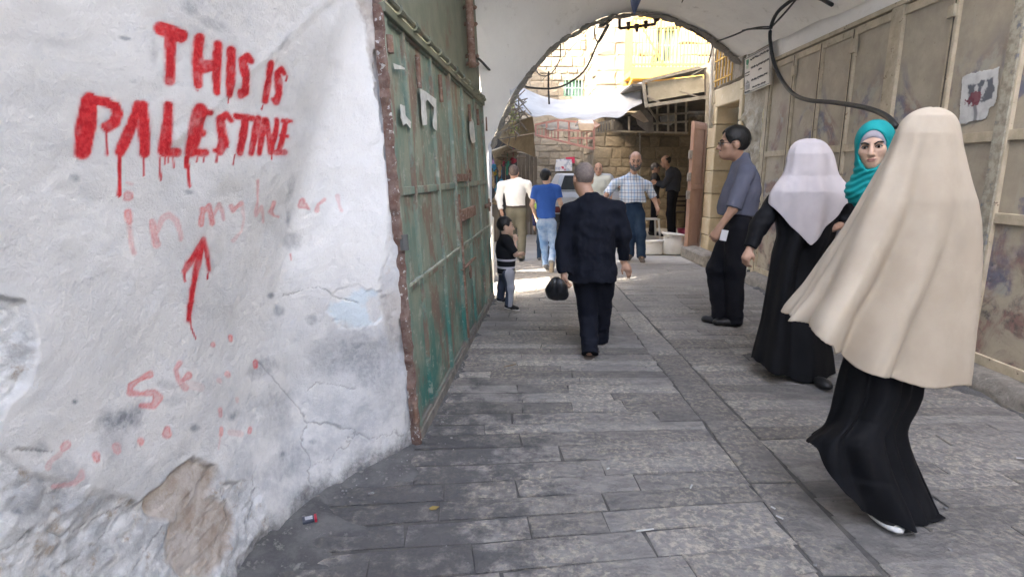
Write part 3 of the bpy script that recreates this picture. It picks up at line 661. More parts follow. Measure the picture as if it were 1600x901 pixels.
nz_ = fbm(UU*9, VV*9, 0*UU, 4); nz2 = fbm(UU*4+4, VV*5, 0*UU, 4)
PTS[..., 0] -= .003*(nz2+.5)
keep = (np.minimum(np.minimum(UU, 1-UU), np.minimum(VV, 1-VV)) + nz_*.035 > .012) & ~((VV > .72+nz_*.2) & (UU > .82-.5*(VV-.8)+nz_*.1))
dark = sstep(.02, -.02, np.maximum.reduce([.22-UU + .0*VV, UU-.88, .30 - .16*UU - VV, VV-.64]) + nz_*.09)
torn = sstep(.02, -.02, np.minimum(np.abs(UU-.42)-.05+np.abs(VV-.45)*.12, np.abs(UU-.62+.3*(VV-.4))-.045) + nz_*.16)*(VV < .6)
redm = sstep(.03, -.03, np.hypot((UU-.40)/.24, (VV-.56)/.2)-.75 + nz_*.9)
stem = sstep(.02, -.02, np.abs(UU-.42-.04*np.sin(VV*9))-.045)*(VV > .62)*.75
pa4 = np.stack([np.clip(np.maximum(dark*(1-torn), stem), 0, 1), redm*.9, 0*UU, 1+0*UU], -1).reshape(-1, 4)
Fp = grid_faces(nu, nv); kk = keep.reshape(-1); Fp = Fp[kk[Fp].all(1)]
po = np_mesh('torn_poster', PTS.reshape(-1, 3), Fp, m_poster.m, None, True, {'print': pa4})
sm = po.modifiers.new('thickness', 'SOLIDIFY'); sm.thickness = .0015; tag(po, 'torn black and white poster with a red figure on the beige door', 'poster')
# ================================================================== HOUSES BEYOND THE ARCH
m_stoneA = mottle('pale_limestone', (.30, .255, .19), (.235, .20, .145), 4, .92, .8, .02, 22, (.35, .305, .235), 8, rnd=.22)
m_stoneB = mottle('honey_limestone', (.31, .25, .165), (.225, .182, .118), 4, .92, .9, .02, 20, (.35, .30, .22), 8, rnd=.2)
m_mortar = mottle('lime_mortar', (.285, .245, .185), (.23, .197, .145), 7, .95, .7, .02, 40)
m_mortarB = mottle('dirty_mortar', (.26, .215, .15), (.19, .157, .112), 7, .95, .7, .02, 40)
def rough_block(seed, m):
    r = random.Random(seed); j = lambda a: r.uniform(-a, a)
    b = [(-.5+j(.06), -.5+j(.06)), (j(.2), -.5+j(.05)), (.5+j(.06), -.5+j(.06)), (.5+j(.04), j(.2)), (.5+j(.06), .5+j(.06)), (j(.2), .5+j(.05)), (-.5+j(.06), .5+j(.06)), (-.5+j(.04), j(.2))]
    n = len(b); V = [(x, .5, z) for x, z in b] + [(x, -.2+j(.1), z) for x, z in b] + [(x*.86, -.5+j(.2), z*.8) for x, z in b] + [(j(.1), -.75+j(.2), j(.1))]
    F = []
    for i in range(n):
        q = (i+1) % n; F += [(i, q, n+q, n+i), (n+i, n+q, 2*n+q, 2*n+i), (2*n+i, 2*n+q, 3*n)]
    me = bpy.data.meshes.new('stone'); me.from_pydata(V, [], [tuple(reversed(f)) for f in F]); me.materials.append(m); return me
blkA = [rough_block(s, m_stoneA) for s in range(8)]; blkB = [rough_block(s, m_stoneB) for s in range(20, 28)]
def stonework(parent, P, T, N, a0, a1, z0, z1, ch, ln, seed, blk, holes=(), limit=290, dep=.055):
    """courses of separate stones on an upright face: P a foot point, T along it, N out of it"""
    r = random.Random(seed); P = Vector(P); T = Vector(T); N = Vector(N); z = z0; n = 0
    while z < z1 - .05:
        h = r.uniform(*ch); a = a0 - r.uniform(0, .15)
        while a < a1 - .04:
            L = r.uniform(*ln); aa = max(a, a0); bb = min(a+L, a1); a += L
            if bb - aa < .06 or any(hx0 < (aa+bb)/2 < hx1 and hz0 < z+h/2 < hz1 for hx0, hx1, hz0, hz1 in holes): continue
            if n >= limit: continue
            o = bpy.data.objects.new('stone', blk[r.randrange(len(blk))]); COL.objects.link(o); o.parent = parent; n += 1
            c_ = P + T*((aa+bb)/2) + Vector((0, 0, z+h/2)) + N*r.uniform(-.01, .012)
            M_ = Matrix.Translation(c_) @ Matrix((T, -N, Vector((0, 0, 1)))).transposed().to_4x4() @ Matrix.Diagonal(((bb-aa)-.006, dep*r.uniform(.7,1.2), h-.006, 1))
            par = Matrix.LocRotScale(parent.location, parent.rotation_euler, parent.scale); o.matrix_local = par.inverted() @ M_
        z += h
YA, YB = 17.0, 15.0
pA = lambda u, v, d=0: atY(u, v, YA - d)
pB = lambda u, v, d=0: atY(u, v, YB - d)
hA = tag(empty('stone_house', (0, YA, 0)), 'pale stone house at the end of the street with the green barred window', 'house')
wn = [pA(881, 124), pA(911, 152)]
wx0, wx1, wz0, wz1 = wn[0].x, wn[1].x, wn[1].z, wn[0].z
xB = pB(929, 200).x
wall = MB(); wall.box((-6, YA, 0), (wx0, YA+.6, 8)); wall.box((wx1, YA, 0), (xB-.01, YA+.6, 8)); wall.box((wx0, YA+.003, 0), (wx1, YA+.6, wz0)); wall.box((wx0, YA+.003, wz1), (wx1, YA+.6, 8))
wall.build('wall', m_mortar, hA)
stonework(hA, (-.6, YA, 0), (1, 0, 0), (0, -1, 0), 0, xB+.55, .0, 6.4, (.17, .27), (.2, .5), 4, blkA, ((wx0+.6-.05, wx1+.6+.05, wz0-.05, wz1+.05),), 280)
m_gwin = mottle('green_window_paint', (.16, .30, .20), (.22, .36, .26), 9, .6, .2, .003, 40)
m_dark = mottle('dark_interior', (.045, .045, .045), (.07, .068, .06), 4, .6, .1)  # near-black colour stands in for the shade inside stall and doorway
m_glass = mottle('window_pane', (.10, .14, .14), (.16, .20, .19), 3, .08, .05, .002, 6, spec=.8)
def bars_window(parent, x0, x1, z0, z1, y, nb=6, mf=m_gwin):
    f = MB(); b = .045
    f.box((x0, y, z0), (x0+b, y+.12, z1)); f.box((x1-b, y, z0), (x1, y+.12, z1)); f.box((x0+b, y+.002, z0), (x1-b, y+.12, z0+b)); f.box((x0+b, y+.002, z1-b), (x1-b, y+.12, z1))
    f.box(((x0+x1)/2-.025, y+.06, z0+b), ((x0+x1)/2+.025, y+.11, z1-b)); fo = f.build('window', mf, parent)
    for k_ in range(2):
        xa, xb = (x0+b, (x0+x1)/2-.025) if k_ == 0 else ((x0+x1)/2+.025, x1-b)
        MB().box((xa, y+.08, z0+b), (xb, y+.09, z1-b)).build('pane', m_glass, fo)
    for i in range(nb):
        xx = x0 + (i+.5)*(x1-x0)/nb; MB().box((xx-.012, y-.05, z0+.03), (xx+.012, y-.026, z1-.03)).build('bar', mf, fo)
    MB().box((x0, y-.062, (z0+z1)/2-.012), (x1, y-.05, (z0+z1)/2+.012)).build('bar', mf, fo)
bars_window(hA, wx0, wx1, wz0, wz1, YA+.02)
# house B, nearer on the right, its upper storey in the sun and its foot in the shade of the awning
hB = tag(empty('stone_house', (4, YB, 0)), 'honey coloured stone house with the yellow balcony, right of the canopy', 'house')
dn = [pB(1026, 44), pB(1064, 98)]; dx0, dx1, dz0, dz1 = dn[0].x, dn[1].x, dn[1].z, dn[0].z
wall = MB(); wall.box((xB, YB, 0), (dx0, YB+5, 9)); wall.box((dx1, YB, 0), (9.5, YB+5, 9)); wall.box((dx0, YB+.003, 0), (dx1, YB+5, dz0)); wall.box((dx0, YB+.003, dz1), (dx1, YB+5, 9)); wall.box((dx0, YB+.4, dz0), (dx1, YB+.5, dz1))
wall.build('wall', m_mortarB, hB)
stonework(hB, (xB, YB, 0), (1, 0, 0), (0, -1, 0), 0, 3.7, .0, 3.3, (.18, .30), (.2, .52), 9, blkB, (), 165)
stonework(hB, (xB, YB, 0), (1, 0, 0), (0, -1, 0), 0, 3.5, 3.3, 6.0, (.28, .38), (.4, .75), 10, blkA, ((dx0-xB-.06, dx1-xB+.06, dz0-.1, dz1+.08),), 90)
stonework(hB, (xB, YB+.02, 0), (0, 1, 0), (-1, 0, 0), 0, 1.95, .0, 6.0, (.28, .38), (.35, .65), 12, blkA, (), 70)
bars_window(hB, dx0, dx1, dz0, dz1, YB+.05, 2)
m_yel = mottle('yellow_paint', (.60, .36, .07), (.52, .30, .06), 6, .55, .2, .003, 40)
m_yel2 = mottle('old_yellow_steel', (.42, .30, .09), (.50, .36, .10), 9, .6, .2, .003, 40)
YBL = YB - 1.0
b0 = atY(986, 118, YBL); b1 = atY(1106, 100, YBL); zt = atY(990, 28, YBL).z; zf = (b0.z + b1.z)/2
bal = tag(empty('balcony', (b0.x, YBL, zf)), 'yellow painted metal balcony with barred rail on the upper wall', 'balcony')
MB().box((b0.x, YBL, zf-.12), (b1.x, YB-.06, zf)).build('floor', m_yel, bal)
MB().box((b0.x-.02, YBL-.03, zf-.2), (b1.x+.02, YBL-.002, zf+.05)).build('fascia', m_yel, bal)
MB().bar((b0.x, YBL+.02, zt), (b1.x, YBL+.02, zt), .05).build('handrail', m_yel, bal); MB().bar((b0.x, YBL+.02, zf+.12), (b1.x, YBL+.02, zf+.12), .04).build('handrail', m_yel, bal)
nb = 22
for i in range(nb+1):
    xx = b0.x + (b1.x-b0.x)*i/nb; MB().box((xx-.012, YBL+.008, zf), (xx+.012, YBL+.032, zt)).build('baluster', m_yel, bal)
for i in range(6):
    yy = YBL + .1 + i*.15; MB().box((b0.x-.012, yy, zf), (b0.x+.012, yy+.024, zt)).build('baluster', m_yel, bal)
MB().bar((b0.x+.15, YBL-.012, zt-.1), (b0.x+.75, YBL-.012, zf+.1), .05, .03).build('brace', m_yel, bal)
MB().bar((b0.x+.1, YBL+.1, zf-.12), (b0.x+.02, YB-.07, zf-.55), .06).build('bracket', m_yel, bal); MB().bar((b1.x-.2, YBL+.1, zf-.12), (b1.x-.2, YB-.07, zf-.55), .06).build('bracket', m_yel, bal)
MB().box((b0.x+.0, YB-.055, zf-.48), (b1.x-.3, YB-.03, zf-.16)).build('apron', m_yel, bal)

# house D on the right, just past the shop doors: rubble wall, doorway, step
xd = 3.33; hD = tag(empty('corner_house', (xd, 8.4, 0)), 'rubble stone corner house with a doorway and step right of the arch', 'house')
yw0 = ys['j0'] + .10; dY0 = atX(1150, 300, xd).y; dY1 = atX(1116, 300, xd).y; yE = atX(1104, 300, xd).y; zl = atX(1135, 165, xd).z
m_rubw = mottle('rubble_plaster', (.50, .455, .36), (.36, .315, .235), 5, .95, 1, .03, 14, (.58, .545, .46), 4)
Yg, Zg = np.meshgrid(np.linspace(yw0, dY0-.12, 70), np.linspace(-.02, 3.6, 150), indexing='ij')
Vx = xd - .03 - (fbm(Yg*4, Zg*5, 0*Yg, 5)*.09 + .05*np.abs(fbm(Yg*3+7, Zg*4, 0*Yg+3, 3)))*sstep(2.35, 2.2, Zg) - .05*sstep(.35, 0, Zg)
np_mesh('rubble', np.stack([Vx, Yg, Zg], -1).reshape(-1, 3), grid_faces(70, 150), m_rubw, hD)
m_dress = mottle('dressed_stone', (.60, .50, .33), (.50, .41, .26), 3, .9, .5, .01, 30, (.64, .57, .43), 7, rnd=.12)
def dressed(y0, y1, z0, z1, hh, seed, x0=xd-.05, x1=xd+.3):
    r = random.Random(seed); z = z0
    while z < z1-.02:
        h = min(r.uniform(*hh), z1-z); MB().box((x0 + r.uniform(-.006, .006), y0+.004, z+.004), (x1, y1-.004, z+h-.004)).build('stone', m_dress, hD, bevel=.012); z += h
dressed(dY1, yE, .0, 2.75, (.28, .42), 2); dressed(dY0-.13, dY0, 0, 2.75, (.3, .45), 3, xd-.06)
MB().box((xd-.055, dY0-.1, zl), (xd+.3, dY1+.1, zl+.28)).build('lintel', m_dress, hD, bevel=.015)
MB().box((xd, dY0, zl+.285), (xd+.35, yE, 7)).build('wall', m_rubw, hD); MB().box((xd+.02, yw0, 3.55), (xd+.4, dY0-.004, 7)).build('wall', m_rubw, hD)
MB().box((xd+.30, yE-.2, 0), (6.5, yE, 7)).build('wall', m_rubw, hD); MB().box((xd+.31, dY0-.2, 0), (xd+.36, dY1+.1, zl)).build('backing', m_dark, hD)
MB().box((xd+.2, dY0+.02, .2), (xd+.26, dY0+.50, zl-.01)).build('door', m_yel, hD, bevel=.01)
st = MB(); st.box((2.98, 8.62, -.02), (xd-.06, yE+.12, .19)); st.build('step', m_sill, hD, bevel=.03)
stonework(hD, (xd, dY0, 0), (0, 1, 0), (-1, 0, 0), 0, yE-dY0, zl+.3, 5.2, (.26, .36), (.3, .5), 5, blkA, (), 40)
gx = [atX(1127, 80, xd-.12), atX(1143, 120, xd-.12)]
gr = tag(empty('window_grille', (xd-.12, gx[0].y, gx[0].z)), 'yellow barred window grille high at the right end of the arch', 'grille')
y0, y1, z0, z1 = gx[1].y, gx[0].y+.15, gx[1].z-.05, gx[0].z+.25
for i in range(6): MB().bar((xd-.12, y0+(y1-y0)*i/5, z0), (xd-.12, y0+(y1-y0)*i/5, z1), .018).build('bar', m_yel, gr)
for i in range(3): MB().bar((xd-.135, y0-.02, z0+.08+(z1-z0-.16)*i/2), (xd-.135, y1+.02, z0+.08+(z1-z0-.16)*i/2), .02).build('bar', m_yel, gr)
pp = tag(MB().tube([atX(1110, 200, xd-.1), atX(1112, 120, xd-.1), atX(1113, 50, xd-.1)], .03, 8, 2).build('drain_pipe', mottle('pale_pipe', (.50, .48, .42), (.4, .37, .31), 8), None, True), 'thin pale drain pipe on the corner house above the pink door', 'pipe')
# the pink steel leaf standing open
m_pink = mottle('salmon_paint', (.47, .29, .205), (.41, .245, .17), 5, .5, .3, .004, 40, (.30, .17, .12), 12, (.6, .7))
e0 = Vector((3.03, 9.62, .05)); e1 = Vector((3.36, 9.98, .05)); tt = (e1-e0).normalized(); nn_ = Vector((tt.y, -tt.x, 0)); zt_ = 2.28
pk_ = tag(empty('metal_door', tuple(e0)), 'salmon pink steel door leaf standing open beside the sacks', 'door')
L_ = (e1-e0).length
mb = MB(); P_ = [e0, e1, e1+nn_*-.05, e0+nn_*-.05]; mb.add([tuple(p) for p in P_] + [(p.x, p.y, zt_) for p in P_], [(0,3,2,1),(4,5,6,7),(0,1,5,4),(1,2,6,5),(2,3,7,6),(3,0,4,7)]); mb.build('leaf', m_pink, pk_, bevel=.006)
for f_ in (.06, .94): a = e0+tt*L_*f_; MB().box((-.035, -.008, .02), (.035, .012, zt_-.08), Matrix.Translation(a + nn_*.008) @ Matrix((tt, -nn_, Vector((0,0,1)))).transposed().to_4x4()).build('stile', m_pink, pk_, bevel=.004)
for z_ in (.12, 1.15, 2.15): a = e0+tt*L_*.5; MB().box((-L_*.4, -.006, z_-.04), (L_*.4, .010, z_+.04), Matrix.Translation(a + nn_*.008) @ Matrix((tt, -nn_, Vector((0,0,1)))).transposed().to_4x4()).build('rail', m_pink, pk_, bevel=.004)
for z_ in (.95, 1.25, 1.62): MB().box((-.06, -.02, z_), (.0, .02, z_+.14), Matrix.Translation(e0)).build('latch', mottle('latch_steel%d' % int(z_*100), (.45, .40, .34), (.3, .26, .22), 12), pk_, bevel=.005)

# unseen house added for shade beyond the arch, and the stall before it
hC = tag(empty('shade_house', (-1.2, 9, 0)), 'unseen house block left beyond the arch, added to shade the courtyard', 'house')
wc = MB(); wc.box((-4, 9.6, -.02), (-.95, YA-.02, 5.9)); wc.box((-4, 7.35, 3.2), (-.62, 9.59, 6.6)); wc.box((-4, 7.66, -.02), (-.95, 9.59, 3.19)); wc.build('wall', m_plain, hC)
wp = MB(); wp.box((-.42, 6.56, .80), (-.33, 7.9, 4.4)); wp.build('wall', m_plain, hC)  # added board; its low gap shapes the sun patch by the door
kb = tag(MB().box((-.95, 7.32, -.02), (-.245, 7.62, .86)).build('low_wall', mottle('whitewashed_block', (.74, .72, .66), (.6, .57, .5), 6, .9, .6, .01), None, False, .02), 'low whitewashed wall catching the sun beyond the green door', 'wall')
m_board = mottle('weathered_ply', (.44, .37, .25), (.33, .275, .185), 4, .85, .4, .006, 30, (.50, .44, .33), 9)
m_wood = NT('grey_planks'); k = m_wood; kx = k.scaled(k.rco, (30, 30, 2)); m_wood = k.out(k.mix(k.ramp(k.noise(1, 6, .7, kx), .35, .65), (.13, .105, .078), (.235, .195, .145)), .85, k.noise(1, 6, .7, kx), .4, .006)
stl = tag(empty('market_stall', (-.1, 11.5, 0)), 'shaded market stall with a beige awning board at the left behind the white shirt', 'stall')
fy = 11.0
def slab(pxs, ds, name, m, parent, th=.03):
    P_ = [atY(u, v, d) for (u, v), d in zip(pxs, ds)]; n_ = (P_[1]-P_[0]).cross(P_[2]-P_[0])
    return MB().poly(P_, n_, th).build(name, m, parent)
slab([(783, 197), (832, 182), (836, 207), (781, 217)], [11, 12.2, 12.2, 11], 'fascia', m_board, stl)
slab([(782, 219), (834, 209), (837, 246), (792, 226)], [11.05, 12.25, 12.6, 11.3], 'awning_board', mottle('underside_ply', (.40, .33, .215), (.30, .25, .165), 6, .9), stl)
slab([(770, 236), (792, 228), (812, 240), (776, 262)], [10.4, 11.3, 13.2, 12.4], 'awning_board', m_board, stl)
rs = random.Random(4)
for i in range(11):
    a = atY(772+rs.uniform(0, 20), 238+rs.uniform(-4, 16), 11+rs.uniform(0, 1)); b = a + Vector((rs.uniform(.1, .5), rs.uniform(.6, 1.6), rs.uniform(-.05, .12)))
    MB().tube([a, b], .014, 6, 1).build('pole', m_wood, stl)
for i in range(5):
    u0 = 809 + i*6.2; a = atY(u0, 238+i*1.6, 13.3); b = atY(u0+6, 310, 13.3)
    MB().box((a.x+.004, 13.3+(i % 2)*.008, 0), (a.x+6/870*13.0-.004, 13.34, a.z)).build('plank', m_wood, stl)
MB().box((-.95, 13.35, 0), (.12, 13.5, 2.4)).build('back_wall', m_dark, stl)
MB().box((-.9, 11.9, .0), (-.28, 12.9, .75)).build('counter', m_wood, stl, bevel=.01)
cols_ = [((.05, .30, .50), 'blue'), ((.60, .44, .05), 'yellow'), ((.42, .06, .09), 'crimson'), ((.06, .34, .22), 'green'), ((.48, .26, .48), 'violet'), ((.50, .36, .20), 'straw coloured')]
goods = [(771, 255, .05, .10, 4), (772, 262, .06, .07, 0), (773, 270, .06, .05, 1), (771, 283, .035, .16, 5), (781, 268, .05, .12, 5), (784, 285, .06, .07, 0), (790, 283, .07, .05, 5), (798, 292, .08, .05, 5), (802, 250, .07, .07, 2), (777, 292, .05, .05, 3), (793, 262, .04, .12, 3), (787, 256, .03, .10, 2), (774, 312, .09, .10, 5), (776, 298, .06, .05, 0)]
gmats = [mottle('goods_'+str(i), c_, tuple(x*.6 for x in c_), 14, .7, .4, .01, 40) for i, (c_, _) in enumerate(cols_)]
wher = ['at the top beside the arch', 'just under the topmost bundle', 'below the blue one by the arch edge', 'low beside the arch edge', 'hanging in the shade', 'on the stall counter', 'right of it on the counter', 'at the right end of the counter', 'above the head of the white shirted man', 'at the back of the stall', 'hanging behind the counter', 'hanging near the awning poles', 'standing on the ground by the stall', 'tucked under the counter goods']
for (u, v, r_, h_, c_), wh in zip(goods, wher):
    p = atY(u, v, 11.7 + (v % 7)*.1); g_ = MB(); rq = random.Random(u*v)
    for q_ in range(5): g_.ball(p + Vector((rq.uniform(-.4, .4)*r_, rq.uniform(-.3, .3)*r_, rq.uniform(-.8, .8)*h_)), (r_*rq.uniform(.5, .8), r_*.6, h_*rq.uniform(.4, .6)), 8, 6)
    g_.tube([p, p + Vector((0, 0, h_+.25))], .006, 5, 1)
    tag(g_.build('hanging_goods', gmats[c_], None, True), '%s bundle of goods %s' % (cols_[c_][1], wh), 'goods', 'goods hung on the stall')
# dry sticks of the pergola over the stall
per = MB(); rs = random.Random(9)
for i in range(34):
    a = atY(rs.uniform(783, 815), rs.uniform(150, 208), 10.6+rs.uniform(0, 1.2)); d_ = Vector((rs.uniform(-.3, .3), rs.uniform(-.3, .4), rs.uniform(-.35, .35))); per.tube([a-d_, a, a+d_], .011, 5, 2)
pg_ = tag(per.build('pergola', m_wood), 'tangle of dry vine sticks above the stall awning', 'pergola')
lf = MB()
for i in range(150):
    a = atY(rs.uniform(795, 812) if i % 2 else rs.uniform(796, 803), rs.uniform(140, 208), 10.5+rs.uniform(0, .8)); s_ = rs.uniform(.015, .03)
    d1 = Vector((rs.uniform(-1, 1), rs.uniform(-1, 1), rs.uniform(-1, 1))).normalized()*s_; d2 = d1.cross(Vector((rs.uniform(-1, 1), .5, rs.uniform(-1, 1)))).normalized()*s_*.6
    lf.add([a-d1, a+d2, a+d1, a-d2], [(0, 1, 2, 3)])
tag(lf.build('leaves', mottle('dry_leaves', (.16, .20, .05), (.28, .27, .10), 9), pg_), kind='stuff')

# white canopy sheet
m_sheet = NT('canopy_sheet'); k = m_sheet; sc_ = k.mix(k.ramp(k.noise(2, 6), .4, .65), (.42, .415, .40), (.34, .335, .32))
m_sheet = k.out(sc_, .85, k.noise(6, 5, .6, None, .5), .3, .02, spec=.2); k.b.inputs['Transmission Weight'].default_value = 0
tr = k.n('ShaderNodeBsdfTranslucent'); k.l(sc_, tr.inputs[0]); mx = k.n('ShaderNodeMixShader'); mx.inputs[0].default_value = .25; k.l(k.b.outputs[0], mx.inputs[1]); k.l(tr.outputs[0], mx.inputs[2]); k.l(mx.outputs[0], k.t.nodes['Material Output'].inputs[0])
topc = catmull([atY(800, 133, 12.8), atY(815, 137, 12.8), atY(850, 152, 12.9), atY(890, 156, 12.9), atY(935, 147, 12.6), atY(975, 135, 12.0), atY(1004, 128, 11.4)], 10)
botc = catmull([atY(806, 170, 11.2), atY(822, 178, 11.2), atY(855, 182, 11.2), atY(890, 186, 11.1), atY(930, 187, 11.0), atY(972, 180, 10.8), atY(1003, 160, 10.6)], 10)
nS, nT = len(topc), 22; V = []
for i in range(nS):
    for j in range(nT):
        s_ = j/(nT-1); p = topc[i].lerp(botc[i], s_); V.append((p.x, p.y, p.z - .10*math.sin(math.pi*s_) + .025*math.sin(i*.55+s_*3)*s_ + .03*fbm(np.array(i*.13), np.array(s_*2.5), np.array(.3), 3)))
cs = np_mesh('canopy_sheet', np.array(V), grid_faces(nS, nT), m_sheet); cs.modifiers.new('thickness', 'SOLIDIFY').thickness = .004
tag(cs, 'white cloth canopy sagging across the street beyond the arch', 'canopy')
m_tan = mottle('cardboard', (.46, .33, .20), (.38, .27, .165), 6, .9, .2, .004, 30)
cb = tag(empty('cardboard_box', tuple(atY(915, 205, 10.9))), 'open cardboard box caught under the edge of the white canopy', 'box')
slab([(903, 193), (930, 193), (926, 204), (907, 204)], [10.9, 10.9, 10.8, 10.8], 'box_side', m_tan, cb); slab([(898, 196), (904, 188), (926, 187), (930, 193), (903, 193)], [10.6, 11, 11, 10.9, 10.9], 'box_flap', mottle('box_flap_print', (.60, .55, .48), (.45, .34, .24), 8), cb)
slab([(926, 187), (938, 195), (930, 200), (927, 195)], [11, 10.7, 10.7, 10.9], 'box_flap', mottle('box_shadow_side', (.34, .20, .13), (.28, .17, .11), 8), cb)

# brown steel awning frame on house A, and the cage of bars under house B
m_brn = mottle('red_brown_steel', (.34, .17, .13), (.27, .13, .10), 9, .6, .2)
m_bar = mottle('pale_bars', (.40, .36, .28), (.28, .245, .19), 9, .7, .3)
fr = tag(empty('awning_frame', tuple(atY(880, 215, 14))), 'red brown steel frame of bars jutting from the wall under the canopy', 'frame')
def pbar(parent, a, b, Ya, Yb, w_, m, name): return MB().bar(atY(*a, Ya), atY(*b, Yb), w_).build(name, m, parent)
fq = lambda t: 13.6 + 2.2*(1-t)
for (a, b) in (((837, 195), (837, 211)), ((837, 211), (928, 233)), ((855, 203), (926, 205)), ((837, 195), (872, 188)), ((928, 193), (928, 233)), ((872, 188), (928, 193)), ((890, 216), (928, 216))):
    ta, tb_ = (a[0]-837)/91, (b[0]-837)/91; pbar(fr, a, b, fq(ta), fq(tb_), .045, m_brn, 'rail')
for u in (842, 847, 852, 857, 862, 867, 872, 890, 903, 909, 917): t_ = (u-837)/91; pbar(fr, (u, 200+(3 if u > 870 else 0)), (u, 211+(u-837)*.24), fq(t_), fq(t_), .026, m_brn, 'bar')
for u in (854, 872, 889): t_ = (u-837)/91; pbar(fr, (u, 190), (u, 213+(u-837)*.22), fq(t_)-.03, fq(t_)-.03, .05, m_brn, 'post')
slab([(840, 193), (872, 187), (926, 192), (900, 203), (856, 203)], [15.9, 15.8, 15.2, 14.4, 15.2], 'shade_sheet', mottle('dark_sheet', (.10, .095, .085), (.15, .14, .12), 4), fr, .01)
cg = tag(empty('sign_cage', tuple(atY(1050, 150, 10.6))), 'broken metal sign cage with a beige panel above the open pink door', 'sign frame')
YS = 10.4
slab([(1012, 129), (1098, 118), (1103, 143), (1014, 159)], [YS]*4, 'sign_panel', mottle('stained_panel', (.50, .45, .33), (.40, .35, .25), 4, .8, .3, .005, 20, (.24, .19, .13), 7, (.6, .72)), cg)
slab([(1004, 128), (1104, 103), (1106, 116), (1010, 127)], [YS, YS, YS+.6, YS+.6], 'roof_sheet', mottle('dark_roof_sheet', (.11, .10, .085), (.17, .155, .13), 5), cg)
slab([(1100, 106), (1107, 104), (1106, 152), (1102, 150)], [YS-.05]*4, 'side_board', mottle('dark_board', (.09, .075, .06), (.13, .11, .085), 5), cg)
for (a, b, w_) in (((1005, 128), (1010, 166), .05), ((1005, 128), (1106, 103), .045), ((1008, 166), (1108, 151), .055), ((1106, 100), (1104, 210), .05), ((1010, 150), (1030, 160), .03), ((1080, 118), (1106, 104), .02), ((1062, 143), (1103, 155), .02)): pbar(cg, a, b, YS-.04, YS-.04, w_, m_bar, 'beam')
YC_ = 13.0
for (a, b) in (((1027, 160), (1027, 206)), ((1044, 158), (1044, 206)), ((1072, 156), (1072, 206)), ((1056, 156), (1056, 206)), ((1012, 166), (1030, 193)), ((958, 205), (1074, 208)), ((1020, 180), (1075, 177)), ((1013, 194), (1075, 190)), ((983, 182), (983, 204)), ((932, 196), (960, 188)), ((930, 209), (958, 203)), ((957, 187), (957, 206))): pbar(cg, a, b, YC_, YC_, .04, m_bar, 'bar')
for i in range(6): pbar(cg, (933+i*4.2, 195-i*1.3), (933+i*4.2, 209-i*1.1), YC_-.1, YC_-.1, .03, m_board, 'bar')
slab([(931, 193), (957, 185), (1075, 160), (1076, 206), (957, 205), (931, 210)], [YC_+.9]*6, 'back_sheet', mottle('dark_netting', (.055, .05, .045), (.10, .09, .075), 12), cg, .02)
MB().box((2.2, 10.75, 3.0), (5.5, YB-.08, 3.04)).build('awning_roof', mottle('old_awning', (.12, .105, .085), (.17, .15, .12), 5), cg)  # slab added to shade the wall; its underside shows behind the cage
slab([(992, 178), (1008, 170), (1020, 182), (1022, 206), (1012, 208), (996, 195)], [YC_-.15, YC_-.2, YC_-.2, YC_-.1, YC_-.1, YC_-.1], 'tarp_rag', mottle('grey_rag', (.26, .235, .20), (.18, .16, .14), 6), cg, .015)
slab([(985, 180), (1000, 172), (1014, 190), (1006, 192)], [YC_-.5, YC_-.5, YC_-.4, YC_-.4], 'tarp_rag', mottle('pale_rag', (.55, .47, .38), (.42, .35, .27), 6), cg, .01)
slab([(1032, 182), (1055, 178), (1058, 188), (1048, 196), (1034, 194)], [YC_+.5]*5, 'stored_sheet', mottle('stored_plastic', (.33, .33, .31), (.24, .235, .22), 6), cg, .06)
MB().tube([atY(1000, 206, YB-.12), atY(1000, 300, YB-.12)], .02, 6, 1).build('conduit', m_bar, cg)
bh = tag(empty('shade_house', (1, -7, 0)), 'unseen plastered house added behind the camera to cut the low sky', 'house'); MB().box((-6, -8, -.02), (9, -6.6, 6)).build('wall', m_plain, bh)  # unseen, added to limit the low sky light from behind
rw = MB(); rw.box((5.6, yE, 0), (6, YB, 3.2)); rw.build('side_wall', m_mortarB, hB)

# the poster on house A and the car in front of it
posm = NT('bill_print'); k = posm; x = k.xyz(); n_ = k.noise(6, 4, .6)
posm = k.out(k.mix(k.ramp(n_, .60, .64), k.mix(k.ramp(k.noise(9, 3), .5, .55), (.62, .62, .62), (.36, .40, .46)), (.52, .04, .09)), .7)
P_ = [pA(869, 249, .08), pA(894, 247, .08), pA(894, 267, .08), pA(867, 268, .08)]
bl = tag(MB().poly(P_, (0, 1, 0), .01).build('wall_poster', posm), 'pale poster with a red edge pasted on the end wall above the car', 'poster')
MB().poly([pA(884, 246, .1), pA(898, 245, .1), pA(898, 255, .1), pA(894, 255, .1), pA(893, 249, .1), pA(884, 248.5, .1)], (0, 1, 0), .008).build('red_border', mottle('red_print', (.50, .03, .08), (.42, .03, .07), 8), bl)
m_car = mottle('silver_paint', (.52, .54, .56), (.48, .50, .52), 2, .3, .02, .001, 200, spec=.6)
m_blackp = mottle('black_rubber', (.02, .02, .02), (.035, .035, .035), 9, .7, .2, .003, 60)
m_cglass = mottle('car_glass', (.025, .03, .033), (.05, .055, .055), 2, .06, .02, .001, 6, spec=.8)
cr = empty('parked_car', (1.72, 12.7, 0)); tag(cr, 'silver parked car seen from behind in front of the stone wall', 'car')
def cl(x, y, z): return Vector((1.72 + x, 12.7 + y, z))
sec = [(0, .80, .42, .90), (.12, .81, .34, 1.02), (.9, .82, .30, 1.03), (2.6, .82, .30, 1.0), (3.4, .80, .32, .86), (3.9, .72, .42, .72)]
bd = MB(); rings = []
